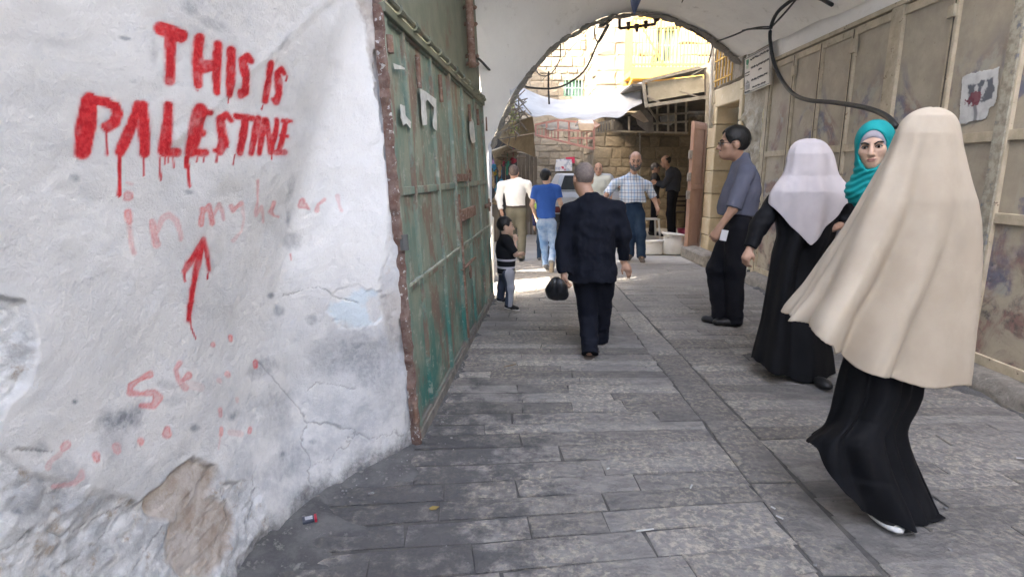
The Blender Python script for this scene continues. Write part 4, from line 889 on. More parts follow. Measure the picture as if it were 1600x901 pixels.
for (y, hw, zb, zt2) in sec: rings.append([cl(-hw*.93, y, zb), cl(hw*.93, y, zb), cl(hw, y, zb+.2), cl(hw, y, zt2-.14), cl(hw*.95, y, zt2), cl(-hw*.95, y, zt2), cl(-hw, y, zt2-.14), cl(-hw, y, zb+.2)])
bd.add([p for r_ in rings for p in r_], [(i*8+q, i*8+(q+1) % 8, (i+1)*8+(q+1) % 8, (i+1)*8+q) for i in range(5) for q in range(8)] + [tuple(range(7, -1, -1)), tuple(range(40, 48))])
bd.build('body', m_car, cr, bevel=.02)
cabin = MB(); a4 = [cl(-.74, .14, 1.02), cl(.74, .14, 1.02), cl(.76, 2.7, 1.0), cl(-.76, 2.7, 1.0)]; t4 = [cl(-.60, .46, 1.43), cl(.60, .46, 1.43), cl(.60, 1.9, 1.44), cl(-.60, 1.9, 1.44)]
cabin.add(a4+t4, [(0,3,2,1),(4,5,6,7),(0,1,5,4),(1,2,6,5),(2,3,7,6),(3,0,4,7)]); cabin.build('roof', m_car, cr, bevel=.04)
def lerp4(a, b, c_, d_, s, t): return a.lerp(b, s).lerp(d_.lerp(c_, s), t)
rq = [lerp4(a4[0], a4[1], t4[1], t4[0], s, t) + Vector((0, -.006, .006)) for s, t in ((.07, .12), (.93, .12), (.91, .86), (.09, .86))]
MB().poly(rq, (0, -1, .6), .012).build('rear_window', m_cglass, cr)
for s_ in (1, -1): MB().ball(cl(s_*.3, .75, 1.15), (.13, .08, .2), 10, 8).build('headrest', m_blackp, cr, True)
plt = MB().box(cl(-.26, -.03, .68), cl(.26, -.004, .80)).build('number_plate', mottle('plate_white', (.55, .60, .50), (.5, .55, .45), 9), cr)
cu = bpy.data.curves.new('plate_text', 'FONT'); cu.body = '6·9 3·'; cu.size = .11; cu.extrude = .002; cu.align_x = 'CENTER'
tmp = bpy.data.objects.new('plate_text', cu); COL.objects.link(tmp); dg = bpy.context.evaluated_depsgraph_get(); tme = bpy.data.meshes.new_from_object(tmp.evaluated_get(dg)); bpy.data.objects.remove(tmp)
tx = link('plate_text', tme, None, plt); tx.data.materials.clear(); tx.data.materials.append(mottle('plate_green', (.06, .16, .10), (.05, .12, .09), 9)); tx.location = (0, -.035, .705); tx.rotation_euler = (R(90), 0, 0)
MB().ball(cl(-.0, -.0, .88), (.06, .015, .025), 10, 6).build('badge', m_blackp, cr, True)
for s_ in (1, -1):
    MB().box(cl(s_*.70-.07, -.02, .56), cl(s_*.70+.07, .05, .70)).build('tail_light', mottle('tail_red%d' % s_, (.14, .03, .03), (.1, .02, .02), 9, .25), cr, bevel=.012)
    for y in (.75, 3.1):
        wl = MB(); wl.tube([cl(s_*.84, y, .31), cl(s_*.66, y, .31)], .31, 18, 1); wl.build('wheel', m_blackp, cr)
MB().box(cl(-.80, -.09, .34), cl(.80, .0, .54)).build('bumper', m_blackp, cr, bevel=.03)

# sacks of goods, stools, litter
m_sack = mottle('woven_sack', (.74, .71, .63), (.64, .60, .52), 5, .9, .6, .01, 60, rnd=.06)
m_grain = mottle('grain', (.34, .235, .12), (.26, .17, .085), 40, .95, 1, .02, 90)
def sack(u, v, rx_, h_, label, seed):
    p = G(u, v); s = empty('sack', tuple(p)); tag(s, label, 'sack', 'open sacks on the courtyard ground')
    nu_, nv_ = 28, 18; U, T = np.meshgrid(np.arange(nu_)/nu_*2*math.pi, np.linspace(0, 1, nv_), indexing='ij')
    rr_ = rx_*(np.interp(T, [0, .06, .3, .6, .85, .96, 1], [.80, 1.02, 1.12, 1.04, .88, .95, .90])); rr_ = rr_*(1 + .16*fbm(np.cos(U)*1.7+seed, np.sin(U)*1.7, T*3, 3) + .03*np.sin(U*7+T*3)*T)
    V_ = np.stack([p.x + rr_*np.cos(U), p.y + rr_*np.sin(U)*.85, p.z + h_*T*(1 + .06*np.cos(U+seed)*T)], -1).reshape(-1, 3)
    b = np_mesh('bag', V_, grid_faces(nu_, nv_, True), m_sack, s); b.modifiers.new('thickness', 'SOLIDIFY').thickness = .012
    g_ = MB(); g_.ball(p + Vector((0, 0, h_*.86)), (rx_*.86, rx_*.74, h_*.09), 16, 8); g_.build('contents', m_grain, s, True)
    rl = MB(); rl.tube([p + Vector((rx_*.95*math.cos(t), rx_*.8*math.sin(t), h_*(1 + .06*math.cos(t+seed)))) for t in np.linspace(0, 2*math.pi, 20)], .022, 6, 1); rl.build('rolled_rim', m_sack, s, True)
sack(1020, 397, .175, .235, 'short pale sack with rolled rim left of the taller sack', 1); sack(1051, 397, .205, .36, 'taller pale open sack beside the salmon pink door', 3)
m_wplast = mottle('white_plastic', (.70, .70, .68), (.62, .61, .58), 4, .4, .1)
stp = G(1014, 372); sl = tag(empty('plastic_stool', tuple(stp)), 'white plastic stool behind the man in the plaid shirt', 'stool')
MB().box(stp + Vector((-.19, -.19, .42)), stp + Vector((.19, .19, .45))).build('seat', m_wplast, sl, bevel=.015)
for sx in (-1, 1):
    for sy in (-1, 1): MB().bar(stp + Vector((sx*.2, sy*.2, 0)), stp + Vector((sx*.155, sy*.155, .42)), .035).build('leg', m_wplast, sl)
chp = G(1062, 358); ch = tag(empty('chair', tuple(chp)), 'dark wooden chair against the shaded wall by the man in the grey shirt', 'chair')
m_chair = mottle('dark_wood', (.05, .035, .028), (.085, .06, .045), 6, .6)
MB().box(chp + Vector((-.2, -.2, .43)), chp + Vector((.2, .2, .46))).build('seat', m_chair, ch, bevel=.01)
for sx in (-1, 1):
    MB().bar(chp + Vector((sx*.19, -.19, 0)), chp + Vector((sx*.18, -.18, .43)), .035).build('leg', m_chair, ch); MB().bar(chp + Vector((sx*.19, .2, 0)), chp + Vector((sx*.18, .19, .88)), .035).build('leg', m_chair, ch)
for z_ in (.6, .72, .84): MB().bar(chp + Vector((-.17, .195, z_)), chp + Vector((.17, .195, z_)), .03, .05).build('back_slat', m_chair, ch)
pkp = G(1068, 366); bsk = MB(); bsk.tube([pkp, pkp + Vector((0, 0, .14))], .13, 14, 1, taper=.17); tag(bsk.build('plastic_basin', mottle('pink_plastic', (.48, .07, .16), (.4, .05, .13), 4, .4), None, True), 'pink plastic basin on the ground behind the salmon door', 'basin')

# ================================================================== CABLES, BRACKET, FLAG, SIGN
m_cable = mottle('grey_cable', (.05, .048, .043), (.085, .08, .07), 20, .7); m_cable2 = mottle('black_cable', (.018, .0185, .018), (.03, .03, .029), 20, .5)
def cable(pts, r_, label, m=m_cable, n=6): return tag(MB().tube([atY(u, v, d) for u, v, d in pts], r_, 7, n).build('cable', m, None, True), label, 'cable')
cable([(742, 88, 6.2), (752, 96, 6.3), (770, 114, 6.6), (795, 128, 7.2), (830, 137, 7.9), (865, 138, 8.0), (890, 129, 8.0), (915, 108, 8.0), (935, 65, 7.9), (950, 38, 7.8)], .013, 'thick grey cable sagging across the left half of the arch')
cable([(985, -10, 7.2), (968, 16, 7.5), (950, 34, 7.6), (938, 40, 7.7), (945, 30, 7.7)], .022, 'thick bundled cable hanging along the arch crown left of the bracket')
cable([(930, 40, 7.7), (929, 55, 7.8), (935, 66, 7.9), (945, 52, 7.8), (952, 38, 7.7)], .009, 'short looped wire below the arch crown')
cable([(876, 70, 7.9), (874, 95, 8.2), (860, 116, 8.6), (845, 118, 8.8), (836, 108, 8.9)], .008, 'thin wire curling down inside the left arch')
cable([(857, 112, 8.4), (857, 140, 8.4), (858, 163, 8.4)], .014, 'short straight rod hanging from the sagging cable')
cable([(920, 44, 7.9), (880, 90, 9), (845, 128, 10.5)], .004, 'hair thin wire running down to the canopy')
cable([(1400, 198, 3.75), (1388, 184, 3.9), (1365, 172, 4.2), (1335, 165, 4.5), (1300, 160, 4.9), (1265, 157, 5.3), (1240, 147, 5.7), (1222, 126, 6.1), (1210, 100, 6.3), (1204, 70, 6.4), (1204, 45, 6.5), (1213, 22, 6.4), (1230, 6, 6.2), (1245, -2, 6.1), (1275, -4, 5.9), (1300, 8, 5.6)], .019, 'heavy black cable looping down in front of the beige doors', m_cable2)
cable([(1204, 45, 6.55), (1170, 46, 6.9), (1155, 52, 7.2), (1140, 58, 7.5), (1118, 66, 8.3)], .010, 'grey cable running from the heavy loop to the arch edge')
cable([(1204, 42, 6.6), (1185, 43, 6.8), (1160, 48, 7.1)], .008, 'second grey cable just above the one to the arch edge')
cable([(1246, -3, 6.1), (1225, 22, 6.4), (1206, 42, 6.5)], .010, 'short cable cutting across the inside of the heavy loop')
cable([(1072, 36, 8.0), (1082, 48, 8.0), (1100, 60, 8.2), (1112, 68, 8.4), (1111, 84, 8.5), (1107, 98, 8.6)], .010, 'cable along the right shoulder of the arch')
cable([(1070, -6, 7.2), (1060, 14, 7.6), (1048, 26, 7.8), (1035, 32, 7.9)], .009, 'cable dropping to the right end of the iron bracket')
m_iron = mottle('dark_iron', (.05, .036, .026), (.10, .065, .045), 14, .7)
br = tag(empty('iron_bracket', tuple(atY(995, 30, 7.75))), 'rusty iron bracket with insulators under the crown of the arch', 'bracket')
for (a, b) in (((968, 24), (968, 45)), ((968, 45), (1024, 38)), ((1024, 38), (1023, 20))): MB().bar(atY(*a, 7.75), atY(*b, 7.75), .03, .03).build('iron_bar', m_iron, br)
for (u, v) in ((982, 40), (995, 43), (1009, 38)): ib = MB(); ib.tube([atY(u, v-5, 7.74), atY(u, v+7, 7.74)], .03, 8, 1, taper=.018); ib.build('insulator', m_iron, br, True)
MB().ball(atY(1026, 27, 7.8), (.05, .05, .06), 8, 6).build('clamp', m_iron, br, True)
fl_ = MB(); V = []
for i in range(9):
    for j in range(13):
        s_, t_ = i/8, j/12; u = (990 + (1004-990)*s_)*(1-t_) + 993*t_ + 0; v = -14 + 37*t_; u = 983 + 24*s_*(1-t_*.95) + 8*t_
        p = atY(u, v, 7.1); V.append((p.x, p.y + .05*math.sin(s_*5+t_*3), p.z))
fg = np_mesh('pennant', np.array(V), grid_faces(9, 13), cloth('blue_bunting', (.10, .13, .24), (.16, .19, .30))); fg.modifiers.new('thickness', 'SOLIDIFY').thickness = .003; tag(fg, 'small blue grey pennant hanging at the crown of the arch', 'pennant')
# the printed sign on the stone wall
sx_ = xd - .115; sg = [(1163, 92), (1204, 70), (1203, 132), (1163, 148)]
SP = [atX(u, v, sx_) for u, v in sg]
m_sign = mottle('sign_enamel', (.60, .56, .49), (.54, .50, .43), 4, .5, .1)
sgn = tag(empty('wall_sign', tuple(SP[3])), 'cream Arabic information sign with emblem on the stone wall by the arch', 'sign')
MB().poly(SP, (1, 0, 0), .02).build('board', m_sign, sgn)
m_ink = mottle('sign_ink', (.06, .065, .06), (.09, .09, .085), 20, .7); m_inkg = mottle('sign_green', (.10, .30, .17), (.14, .36, .22), 20, .7)
def sp(s, t, off=.003): p = SP[0].lerp(SP[1], s).lerp(SP[3].lerp(SP[2], s), t); return p + Vector((-off, 0, 0))
rs = random.Random(12)
def script_line(s0, s1, t, h_, nw, name='lettering'):
    mb = MB(); s = s1
    while s > s0 + .02:                                     # joined letters, right to left: a baseline with teeth, bowls, tall strokes and dots
        wl = rs.uniform(.06, .14); e = max(s - wl, s0); pts = []; n_ = 7
        for i in range(n_): q = i/(n_-1); pts.append((s + (e-s)*q, t + h_*(.1 - .42*abs(math.sin(q*math.pi*rs.choice((1, 2, 3)))))))
        for a, b in zip(pts[:-1], pts[1:]): mb.bar(sp(*a), sp(*b), .013, .002, up=(1, 0, 0))
        if rs.random() < .6: mb.bar(sp(s, t-h_*.6), sp(s, t+.1*h_), .012, .002, up=(1, 0, 0))
        if rs.random() < .7: q = (s+e)/2; mb.bar(sp(q-.006, t+h_*.35*rs.choice((-1.7, 1))), sp(q+.008, t+h_*.35*rs.choice((-1.7, 1))), .011, .002, up=(1, 0, 0))
        s = e - .018
    mb.build(name, m_ink, sgn)
script_line(.25, .95, .13, .07, 6); script_line(.28, .95, .36, .07, 6); script_line(.55, .70, .50, .06, 1); script_line(.30, .90, .70, .07, 5); script_line(.34, .84, .90, .05, 4); script_line(.05, .22, .44, .035, 2); script_line(.05, .22, .51, .03, 2); script_line(.04, .24, .955, .03, 3)
em = MB(); em.poly([sp(.09, .08), sp(.19, .08), sp(.19, .19), (sp(.14, .24)), sp(.09, .19)], (-1, 0, 0), .002); em.build('emblem', m_inkg, sgn)
em = MB(); em.poly([sp(.08, .25), sp(.20, .25), sp(.17, .33), sp(.11, .33)], (-1, 0, 0), .002); em.build('emblem', mottle('sign_pale_green', (.42, .50, .38), (.38, .46, .34), 20), sgn)
em = MB(); em.poly([sp(.05, .74), sp(.15, .64), sp(.24, .74)], (-1, 0, 0), .002); em.poly([sp(.06, .76), sp(.23, .76), sp(.23, .90), sp(.06, .90)], (-1, 0, 0), .002); em.build('building_drawing', mottle('sign_grey', (.28, .27, .24), (.36, .34, .30), 60), sgn)
for a, b in (((.02, .03), (.98, .03)), ((.02, .97), (.98, .97)), ((.02, .03), (.02, .97)), ((.98, .03), (.98, .97))): MB().bar(sp(*a), sp(*b), .006, .002, up=(1, 0, 0)).build('border', m_ink, sgn)

# litter
pkg = tag(empty('cigarette_packet', tuple(G(484, 813, .016)), R(20)), 'flattened dark cigarette packet with a red end on the ground by the wall', 'litter')
q_ = G(484, 813, .016); Mx = Matrix.Translation(q_) @ Matrix.Rotation(R(24), 4, 'Z')
MB().box((-.028, -.02, 0), (.018, .02, .014), Mx).build('packet', mottle('packet_blue', (.035, .04, .06), (.06, .065, .085), 30, .4), pkg, bevel=.002)
MB().box((.0185, -.02, .0), (.028, .02, .0145), Mx).build('packet_end', mottle('packet_red', (.45, .03, .05), (.38, .02, .04), 30, .4), pkg); MB().box((-.018, -.012, .0142), (.012, .012, .0155), Mx).build('packet_label', mottle('packet_white', (.55, .55, .56), (.3, .3, .33), 50, .5), pkg)
m_bit = mottle('paper_bit', (.62, .62, .60), (.5, .5, .48), 30)
def lab(u, v, L, a, label, m=m_bit, wd=.006):
    p = G(u, v, .001); tag(MB().box((-L/2, -wd/2, 0), (L/2, wd/2, .004), Matrix.Translation(p) @ Matrix.Rotation(R(a), 4, 'Z')).build('litter', m), label, 'litter')
lab(1008, 828, .075, 12, 'longest white straw like strip lying on the paving in the foreground'); lab(1080, 760, .035, 60, 'short white scrap on the paving left of the smooth kerb band')
lab(1218, 808, .03, -50, 'white scrap on the smooth band beside the dark groove'); lab(1218-10, 793, .02, -60, 'tiny white scrap just above the scrap on the smooth band')
lab(1597, 716, .05, -12, 'white scrap on the paving at the right edge of the picture'); lab(950, 732, .02, 40, 'tiny pale chip in the middle of the foreground paving'); lab(797, 571, .11, 35, 'brown dry stalk lying on the paving beyond the green door', mottle('dry_stalk', (.25, .18, .10), (.2, .14, .08), 20), .008)
lf_ = MB(); p = G(678, 794, .003); lf_.poly([p + Vector(q) for q in ((-.022, 0, 0), (-.008, .012, .004), (.012, .012, .002), (.024, .002, .008), (.01, -.012, .003), (-.01, -.01, .0))], (0, 0, 1), .002); tag(lf_.build('fallen_leaf', mottle('yellow_leaf', (.30, .22, .07), (.22, .15, .05), 20)), 'yellow brown fallen leaf on the dark paving by the wall', 'leaf')
m_dirt = mottle('street_dirt', (.15, .145, .14), (.085, .083, .083), 11, .95, .9, .012, 60, (.24, .228, .21), 22, (.55, .68))
def drift(line, width, hgt, seed, name='dirt'):              # dirt swept up along the foot of a wall
    pl = catmull([Vector(p) for p in line], 40); n_ = len(pl); V_ = np.zeros((n_, 16, 3))
    for i, p in enumerate(pl):
        t_ = (pl[min(i+1, n_-1)]-pl[max(i-1, 0)]).normalized(); nn2 = Vector((t_.y, -t_.x, 0)) * (1 if width > 0 else -1)
        wd = abs(width)*(.55 + 1.1*float(fbm(np.array(p.x*3.1), np.array(p.y*3.1), np.array(seed*1.0), 4)) + .45*float(vnoise(np.array(p.x*14), np.array(p.y*14), np.array(seed*1.0))))
        for j in range(16):
            s_ = j/15; q2 = p + nn2*(max(wd, .03)*s_ - .05); V_[i, j] = (q2.x, q2.y, .0005 + hgt*(1-s_)**1.6 + .004*float(fbm(np.array(q2.x*22), np.array(q2.y*22), np.array(1.0), 3)) - .012*s_**3)
    tag(np_mesh(name, V_.reshape(-1, 3), grid_faces(n_, 16), m_dirt), kind='stuff')
drift([(-1.02, 1.2, 0), (-.97, 1.75, 0), (-.88, 2.2, 0), (-.68, 2.55, 0), (-.50, 2.80, 0)], .30, .03, 3)
drift([(-.50, 2.78, 0), (-.42, 3.8, 0), (-.33, 5.0, 0), (-.23, 6.3, 0)], .13, .016, 5)
drift([(3.02, 1.5, 0), (3.05, 3.2, 0), (3.08, 5, 0), (3.1, 7, 0)], -.12, .012, 8)
gv = MB(); rs = random.Random(21)
for i in range(420):
    t_ = rs.random(); edge_ = rs.random() < .6
    y_ = 1.5 + 5*rs.random()**1.5 if not edge_ else 2.2 + 4.2*t_; x_ = (-.50 + .075*(y_-2.8) + abs(rs.gauss(0, .08)) + .03) if edge_ else rs.uniform(-.4, 3)
    if y_ < 2.8 and edge_: x_ = -.5 - (2.8-y_)*.62 + abs(rs.gauss(0, .1)) + .04
    s_ = rs.uniform(.002, .006) if rs.random() < .9 else rs.uniform(.006, .011); gv.ball((x_, y_, .009 if edge_ else .001), (s_, s_*rs.uniform(.6, 1.2), s_*.6), 5, 3)
tag(gv.build('grit', mottle('grit', (.32, .31, .30), (.18, .175, .17), 90)), kind='stuff')
# ================================================================== PEOPLE
class SDF:                                                   # blended solids -> one continuous skin (surface nets)
    def __init__(s): s.ops = []
    def cap(s, a, b, ra, rb=None, k=.03, sc=(1, 1, 1), flat=False, neg=False): s.ops.append(('c', np.array(a, float), np.array(b, float), ra, ra if rb is None else rb, k, np.array(sc, float), flat, neg)); return s
    def ell(s, c, r, M=None, k=.02, neg=False): s.ops.append(('e', np.array(c, float), np.array(r, float), None if M is None else np.array(M, float), k, neg)); return s
    def bounds(s, o):
        if o[0] == 'c':
            r = max(o[3], o[4])*max(1, o[6].max()); return np.minimum(o[1], o[2]) - r, np.maximum(o[1], o[2]) + r
        r = o[2].max() if o[3] is not None else o[2]; return o[1]-r, o[1]+r
    def mesh(s, h, clip=None, disp=None):
        bs = [s.bounds(o) for o in s.ops if not o[-1]]
        lo = np.min([b[0] for b in bs], 0) - 3*h - .02; hi = np.max([b[1] for b in bs], 0) + 3*h + .02
        n = np.ceil((hi-lo)/h).astype(int)+1
        ax = [lo[i] + h*np.arange(n[i]) for i in range(3)]
        f = np.full(n, .2, np.float32)
        for o in s.ops:
            k = o[5] if o[0] == 'c' else o[4]; b0, b1 = s.bounds(o); m = 2*k + 3*h + .01
            i0 = np.clip(np.floor((b0-m-lo)/h).astype(int), 0, n-1); i1 = np.clip(np.ceil((b1+m-lo)/h).astype(int)+1, 1, n)
            if (i1 <= i0).any(): continue
            sl = tuple(slice(a, b) for a, b in zip(i0, i1))
            X, Y, Z = np.meshgrid(*(ax[i][sl[i]].astype(np.float32) for i in range(3)), indexing='ij')
            if o[0] == 'c':
                a, b, ra, rb, sc = o[1]/o[6], o[2]/o[6], o[3], o[4], o[6]
                X, Y, Z = X/sc[0], Y/sc[1], Z/sc[2]; ba = b-a; L2 = ba.dot(ba)+1e-12
                t = ((X-a[0])*ba[0]+(Y-a[1])*ba[1]+(Z-a[2])*ba[2])/L2; tc = np.clip(t, 0, 1) if not o[7] else np.clip(t, 0, 1.3)
                d = np.sqrt((X-a[0]-tc*ba[0])**2+(Y-a[1]-tc*ba[1])**2+(Z-a[2]-tc*ba[2])**2) - (ra+(rb-ra)*np.clip(tc, 0, 1))
                d = d*sc.min()
                if o[7]: d = np.maximum(d, (t-1)*math.sqrt(L2))
            else:
                q = np.stack([X-o[1][0], Y-o[1][1], Z-o[1][2]], -1)
                if o[3] is not None: q = q @ o[3]
                k0 = np.sqrt(((q/o[2])**2).sum(-1)); k1 = np.sqrt(((q/o[2]**2)**2).sum(-1)); d = k0*(k0-1)/(k1+1e-6)
            g = f[sl]
            if o[-1]:
                hh = np.clip(.5 - .5*(g+d)/k, 0, 1); f[sl] = g + (-d-g)*hh + k*hh*(1-hh)
            else:
                hh = np.clip(.5 + .5*(g-d)/k, 0, 1); f[sl] = g + (d-g)*hh - k*hh*(1-hh)
        if clip:
            X, Y, Z = np.meshgrid(*(a.astype(np.float32) for a in ax), indexing='ij'); f = np.maximum(f, clip(X, Y, Z))
        V, F = nets(f, lo, h)
        if disp is not None and len(V):
            N = vnormals(V, F); V = V + N*disp(V[:, 0], V[:, 1], V[:, 2], N)[:, None]
        return V, F
def nets(f, lo, h):
    ins = f < 0
    c = [ins[i:ins.shape[0]-1+i, j:ins.shape[1]-1+j, k:ins.shape[2]-1+k] for i in (0, 1) for j in (0, 1) for k in (0, 1)]
    cnt = sum(x.astype(np.int8) for x in c); act = (cnt > 0) & (cnt < 8)
    I = np.argwhere(act); idx = np.full(act.shape, -1, np.int64); idx[act] = np.arange(len(I))
    cv = lambda o: f[I[:, 0]+o[0], I[:, 1]+o[1], I[:, 2]+o[2]]
    P = np.zeros((len(I), 3)); W = np.zeros(len(I)); cor = [(i, j, k) for i in (0, 1) for j in (0, 1) for k in (0, 1)]
    for a in cor:
        for ax in range(3):
            if a[ax]: continue
            b = list(a); b[ax] = 1; fa = cv(a); fb = cv(b); m = (fa < 0) != (fb < 0)
            t = np.where(m, fa/(fa-fb+1e-12), 0); pt = np.array(a, float)[None, :].repeat(len(I), 0); pt[:, ax] += t
            P += np.where(m[:, None], pt, 0); W += m
    V = lo + h*(I + P/np.maximum(W, 1)[:, None]); F = []
    for ax in range(3):
        s0 = [slice(None)]*3; s1 = [slice(None)]*3; s0[ax] = slice(0, -1); s1[ax] = slice(1, None)
        e = ins[tuple(s0)] != ins[tuple(s1)]; E = np.argwhere(e); u, w_ = (ax+1) % 3, (ax+2) % 3
        E = E[(E[:, u] > 0) & (E[:, w_] > 0) & (E[:, u] < f.shape[u]-1) & (E[:, w_] < f.shape[w_]-1)]
        if not len(E): continue
        q = []
        for du, dw in ((-1, -1), (0, -1), (0, 0), (-1, 0)):
            A = E.copy(); A[:, u] += du; A[:, w_] += dw; q.append(idx[A[:, 0], A[:, 1], A[:, 2]])
        Q = np.stack(q, -1); fl = ~ins[E[:, 0], E[:, 1], E[:, 2]]; Q[fl] = Q[fl][:, ::-1]; F.append(Q[(Q >= 0).all(1)])
    return V, np.concatenate(F) if F else np.zeros((0, 4), int)
def vnormals(V, F):
    n = np.cross(V[F[:, 2]]-V[F[:, 0]], V[F[:, 3]]-V[F[:, 1]]); N = np.zeros_like(V)
    for i in range(4): np.add.at(N, F[:, i], n)
    return N/(np.linalg.norm(N, axis=1, keepdims=True)+1e-12)
def putlocal(name, VF, m, parent, attrs=None):
    o = np_mesh(name, VF[0], VF[1], m, None, True, attrs); o.parent = parent; return o
def folds(amp, sx=9, sz=6, seed=0, o=4):
    return lambda x, y, z, N: amp*(fbm(x*sx+seed, y*sx+z*2.5, z*sz+seed, o) - .6*np.abs(vnoise(x*sx*.9+z*5+seed, y*sx*.8, z*sz*1.3+3)))
m_skin = mottle('skin', (.46, .275, .19), (.41, .235, .155), 14, .5, .15, .002, 120, spec=.35)
m_skin2 = mottle('fair_skin', (.58, .39, .285), (.53, .335, .235), 14, .5, .12, .002, 120, spec=.35)
m_hair = mottle('black_hair', (.007, .006, .0055), (.016, .014, .012), 60, .5, .6, .004, 160); m_hairg = mottle('grey_hair', (.15, .135, .125), (.085, .075, .07), 60, .7, .6, .004, 160)
m_eye = mottle('eye_white', (.50, .47, .44), (.46, .43, .40), 9, .25); m_iris = mottle('iris', (.025, .016, .012), (.04, .025, .018), 9, .2); m_lip = mottle('lip', (.40, .17, .14), (.34, .14, .12), 30, .5)
m_shoe = mottle('black_leather', (.009, .009, .010), (.018, .017, .017), 20, .45, .2, .003, 60); m_sandal = mottle('brown_leather', (.06, .045, .036), (.095, .07, .055), 20, .6)
def unit(v): v = np.array(v, float); return v/(np.linalg.norm(v)+1e-12)
def rotm(yaw=0, pitch=0, roll=0):                            # head turn: +yaw to its left, +pitch looks up
    return np.array(Matrix.Rotation(yaw, 3, 'Z') @ Matrix.Rotation(pitch, 3, 'X') @ Matrix.Rotation(roll, 3, 'Y'))
def head_prims(S, c, M, s, ears=True, beard=0):
    T = lambda p: np.array(c) + M @ (np.array(p)*s); e = lambda p, r, k=.015, neg=False: S.ell(T(p), np.array(r)*s, M, k*s, neg)
    e((0, -.012, .025), (.074, .096, .092)); e((0, .022, -.05), (.058, .070, .078), .03); e((0, .066, -.098), (.026, .024, .022), .03)
    S.cap(T((-.03, .076, .016)), T((.03, .076, .016)), .012*s, None, .015*s)
    for q in (-1, 1):
        e((q*.040, .056, -.028), (.022, .022, .022), .025); e((q*.031, .094, -.008), (.019, .014, .012), .012, True)
        if ears: e((q*.076, -.008, -.018), (.009, .021, .031), .008)
    S.cap(T((0, .086, .004)), T((0, .110, -.042)), .008*s, .0125*s, .012*s); e((.011, .098, -.046), (.009, .011, .008), .006); e((-.011, .098, -.046), (.009, .011, .008), .006)
    e((0, .088, -.070), (.021, .012, .007), .008); e((0, .086, -.082), (.017, .012, .007), .008)
def face_parts(body, c, M, s, brow=m_hair, eyes=True, lips=True, browdrop=0):
    T = lambda p: Vector(np.array(c) + M @ (np.array(p)*s)); M3 = Matrix(M.tolist())
    def bl(p, r, name, m, par):
        b = MB(); b.ball((0, 0, 0), [x*s for x in r], 12, 8, M3); b.v = [tuple(Vector(q) + T(p)) for q in b.v]
        me = bpy.data.meshes.new(name); me.from_pydata(b.v, [], b.f); me.shade_smooth(); return link(name, me, m, par)
    def tb(pts, r, name, m, par, n=6):
        b = MB(); b.tube([T(p) for p in pts], r*s, n, 3); me = bpy.data.meshes.new(name); me.from_pydata(b.v, [], b.f); me.shade_smooth(); return link(name, me, m, par)
    for q in (-1, 1):
        if eyes: ey = bl((q*.031, .076, -.009), (.0145, .0122, .0068), 'eye', m_eye, body); bl((q*.031, .0845, -.009), (.0072, .005, .0066), 'iris', m_iris, ey); tb([(q*.014, .083, -.008), (q*.031, .092, .0005), (q*.047, .080, -.007)], .0019, 'eyelid', brow, body)
        tb([(q*.012, .0915, .013-browdrop), (q*.030, .0905, .020-.5*browdrop), (q*.050, .077, .013)], .0038, 'eyebrow', brow, body)
    if lips: bl((0, .0925, -.071), (.021, .009, .0052), 'upper_lip', m_lip, body); bl((0, .0905, -.080), (.018, .009, .0055), 'lower_lip', m_lip, body)
def hair_mesh(c, M, s, h, front=.03, low=-.065, slope=.55, bald=None, puff=1.0):
    S = SDF(); S.ell(np.array(c)+M @ (np.array((0, -.014, .026))*s), np.array((.083*puff, .104*puff, .100*puff))*s, M, .01)
    cc = np.array(c)
    def clip(X, Y, Z):
        q = (np.stack([X, Y, Z], -1)-cc) @ M/s; x, y, z = q[..., 0], q[..., 1], q[..., 2]
        g = np.maximum(y - (front + slope*z + .012*np.sin(x*90)), -(z-low) - .5*np.maximum(-y-.02, 0)*0)
        g = np.maximum(g, np.where(np.abs(x) > .045, .034 - np.hypot(y+.004, z+.018), -1))  # leave room for the ears
        if bald is not None: g = np.maximum(g, z - bald - .35*np.minimum(y, 0)*-1*0 + .3*y)
        return (g*s).astype(np.float32)
    return S.mesh(h, clip, lambda x, y, z, N: .003*fbm(x*60, y*60, z*25, 3))
def hand_prims(S, w_, d, up, s, side, curl=.5, spread=.0, grip=0):
    w_ = np.array(w_); d = unit(d); n = unit(np.array(up) - d*np.dot(up, d)); x = np.cross(d, n)*side         # n: back of the hand, x: towards the thumb
    S.cap(w_, w_+d*.075*s, .024*s, .033*s, .02*s, (1, 1, 1)); S.ell(w_+d*.06*s, np.array((.040, .045, .019))*s, np.stack([x, d, n], -1), .015*s)
    for i, (o, L) in enumerate(((.029, .070), (.010, .080), (-.010, .074), (-.028, .058))):
        b = w_ + d*(.096 - abs(o-.005)*.25)*s + x*o*s; a1 = curl*(.7+.1*i); d1 = unit(d*math.cos(a1) - n*math.sin(a1) + x*o*spread*8); p1 = b + d1*L*.52*s
        a2 = a1 + curl*1.1 + grip; d2 = unit(d*math.cos(a2) - n*math.sin(a2)); p2 = p1 + d2*L*.48*s
        S.cap(b-d*.012*s, p1, .0098*s, .0088*s, .004*s); S.cap(p1, p2, .0088*s, .0075*s, .004*s)
    t0 = w_ + d*.03*s + x*.026*s; t1 = t0 + unit(x*.75 + d*.75 - n*.25)*.042*s; t2 = t1 + unit(x*.15 + d - n*.4*(.5+curl))*.034*s
    S.cap(t0, t1, .0125*s, .0105*s, .01*s); S.cap(t1, t2, .0105*s, .008*s, .004*s)
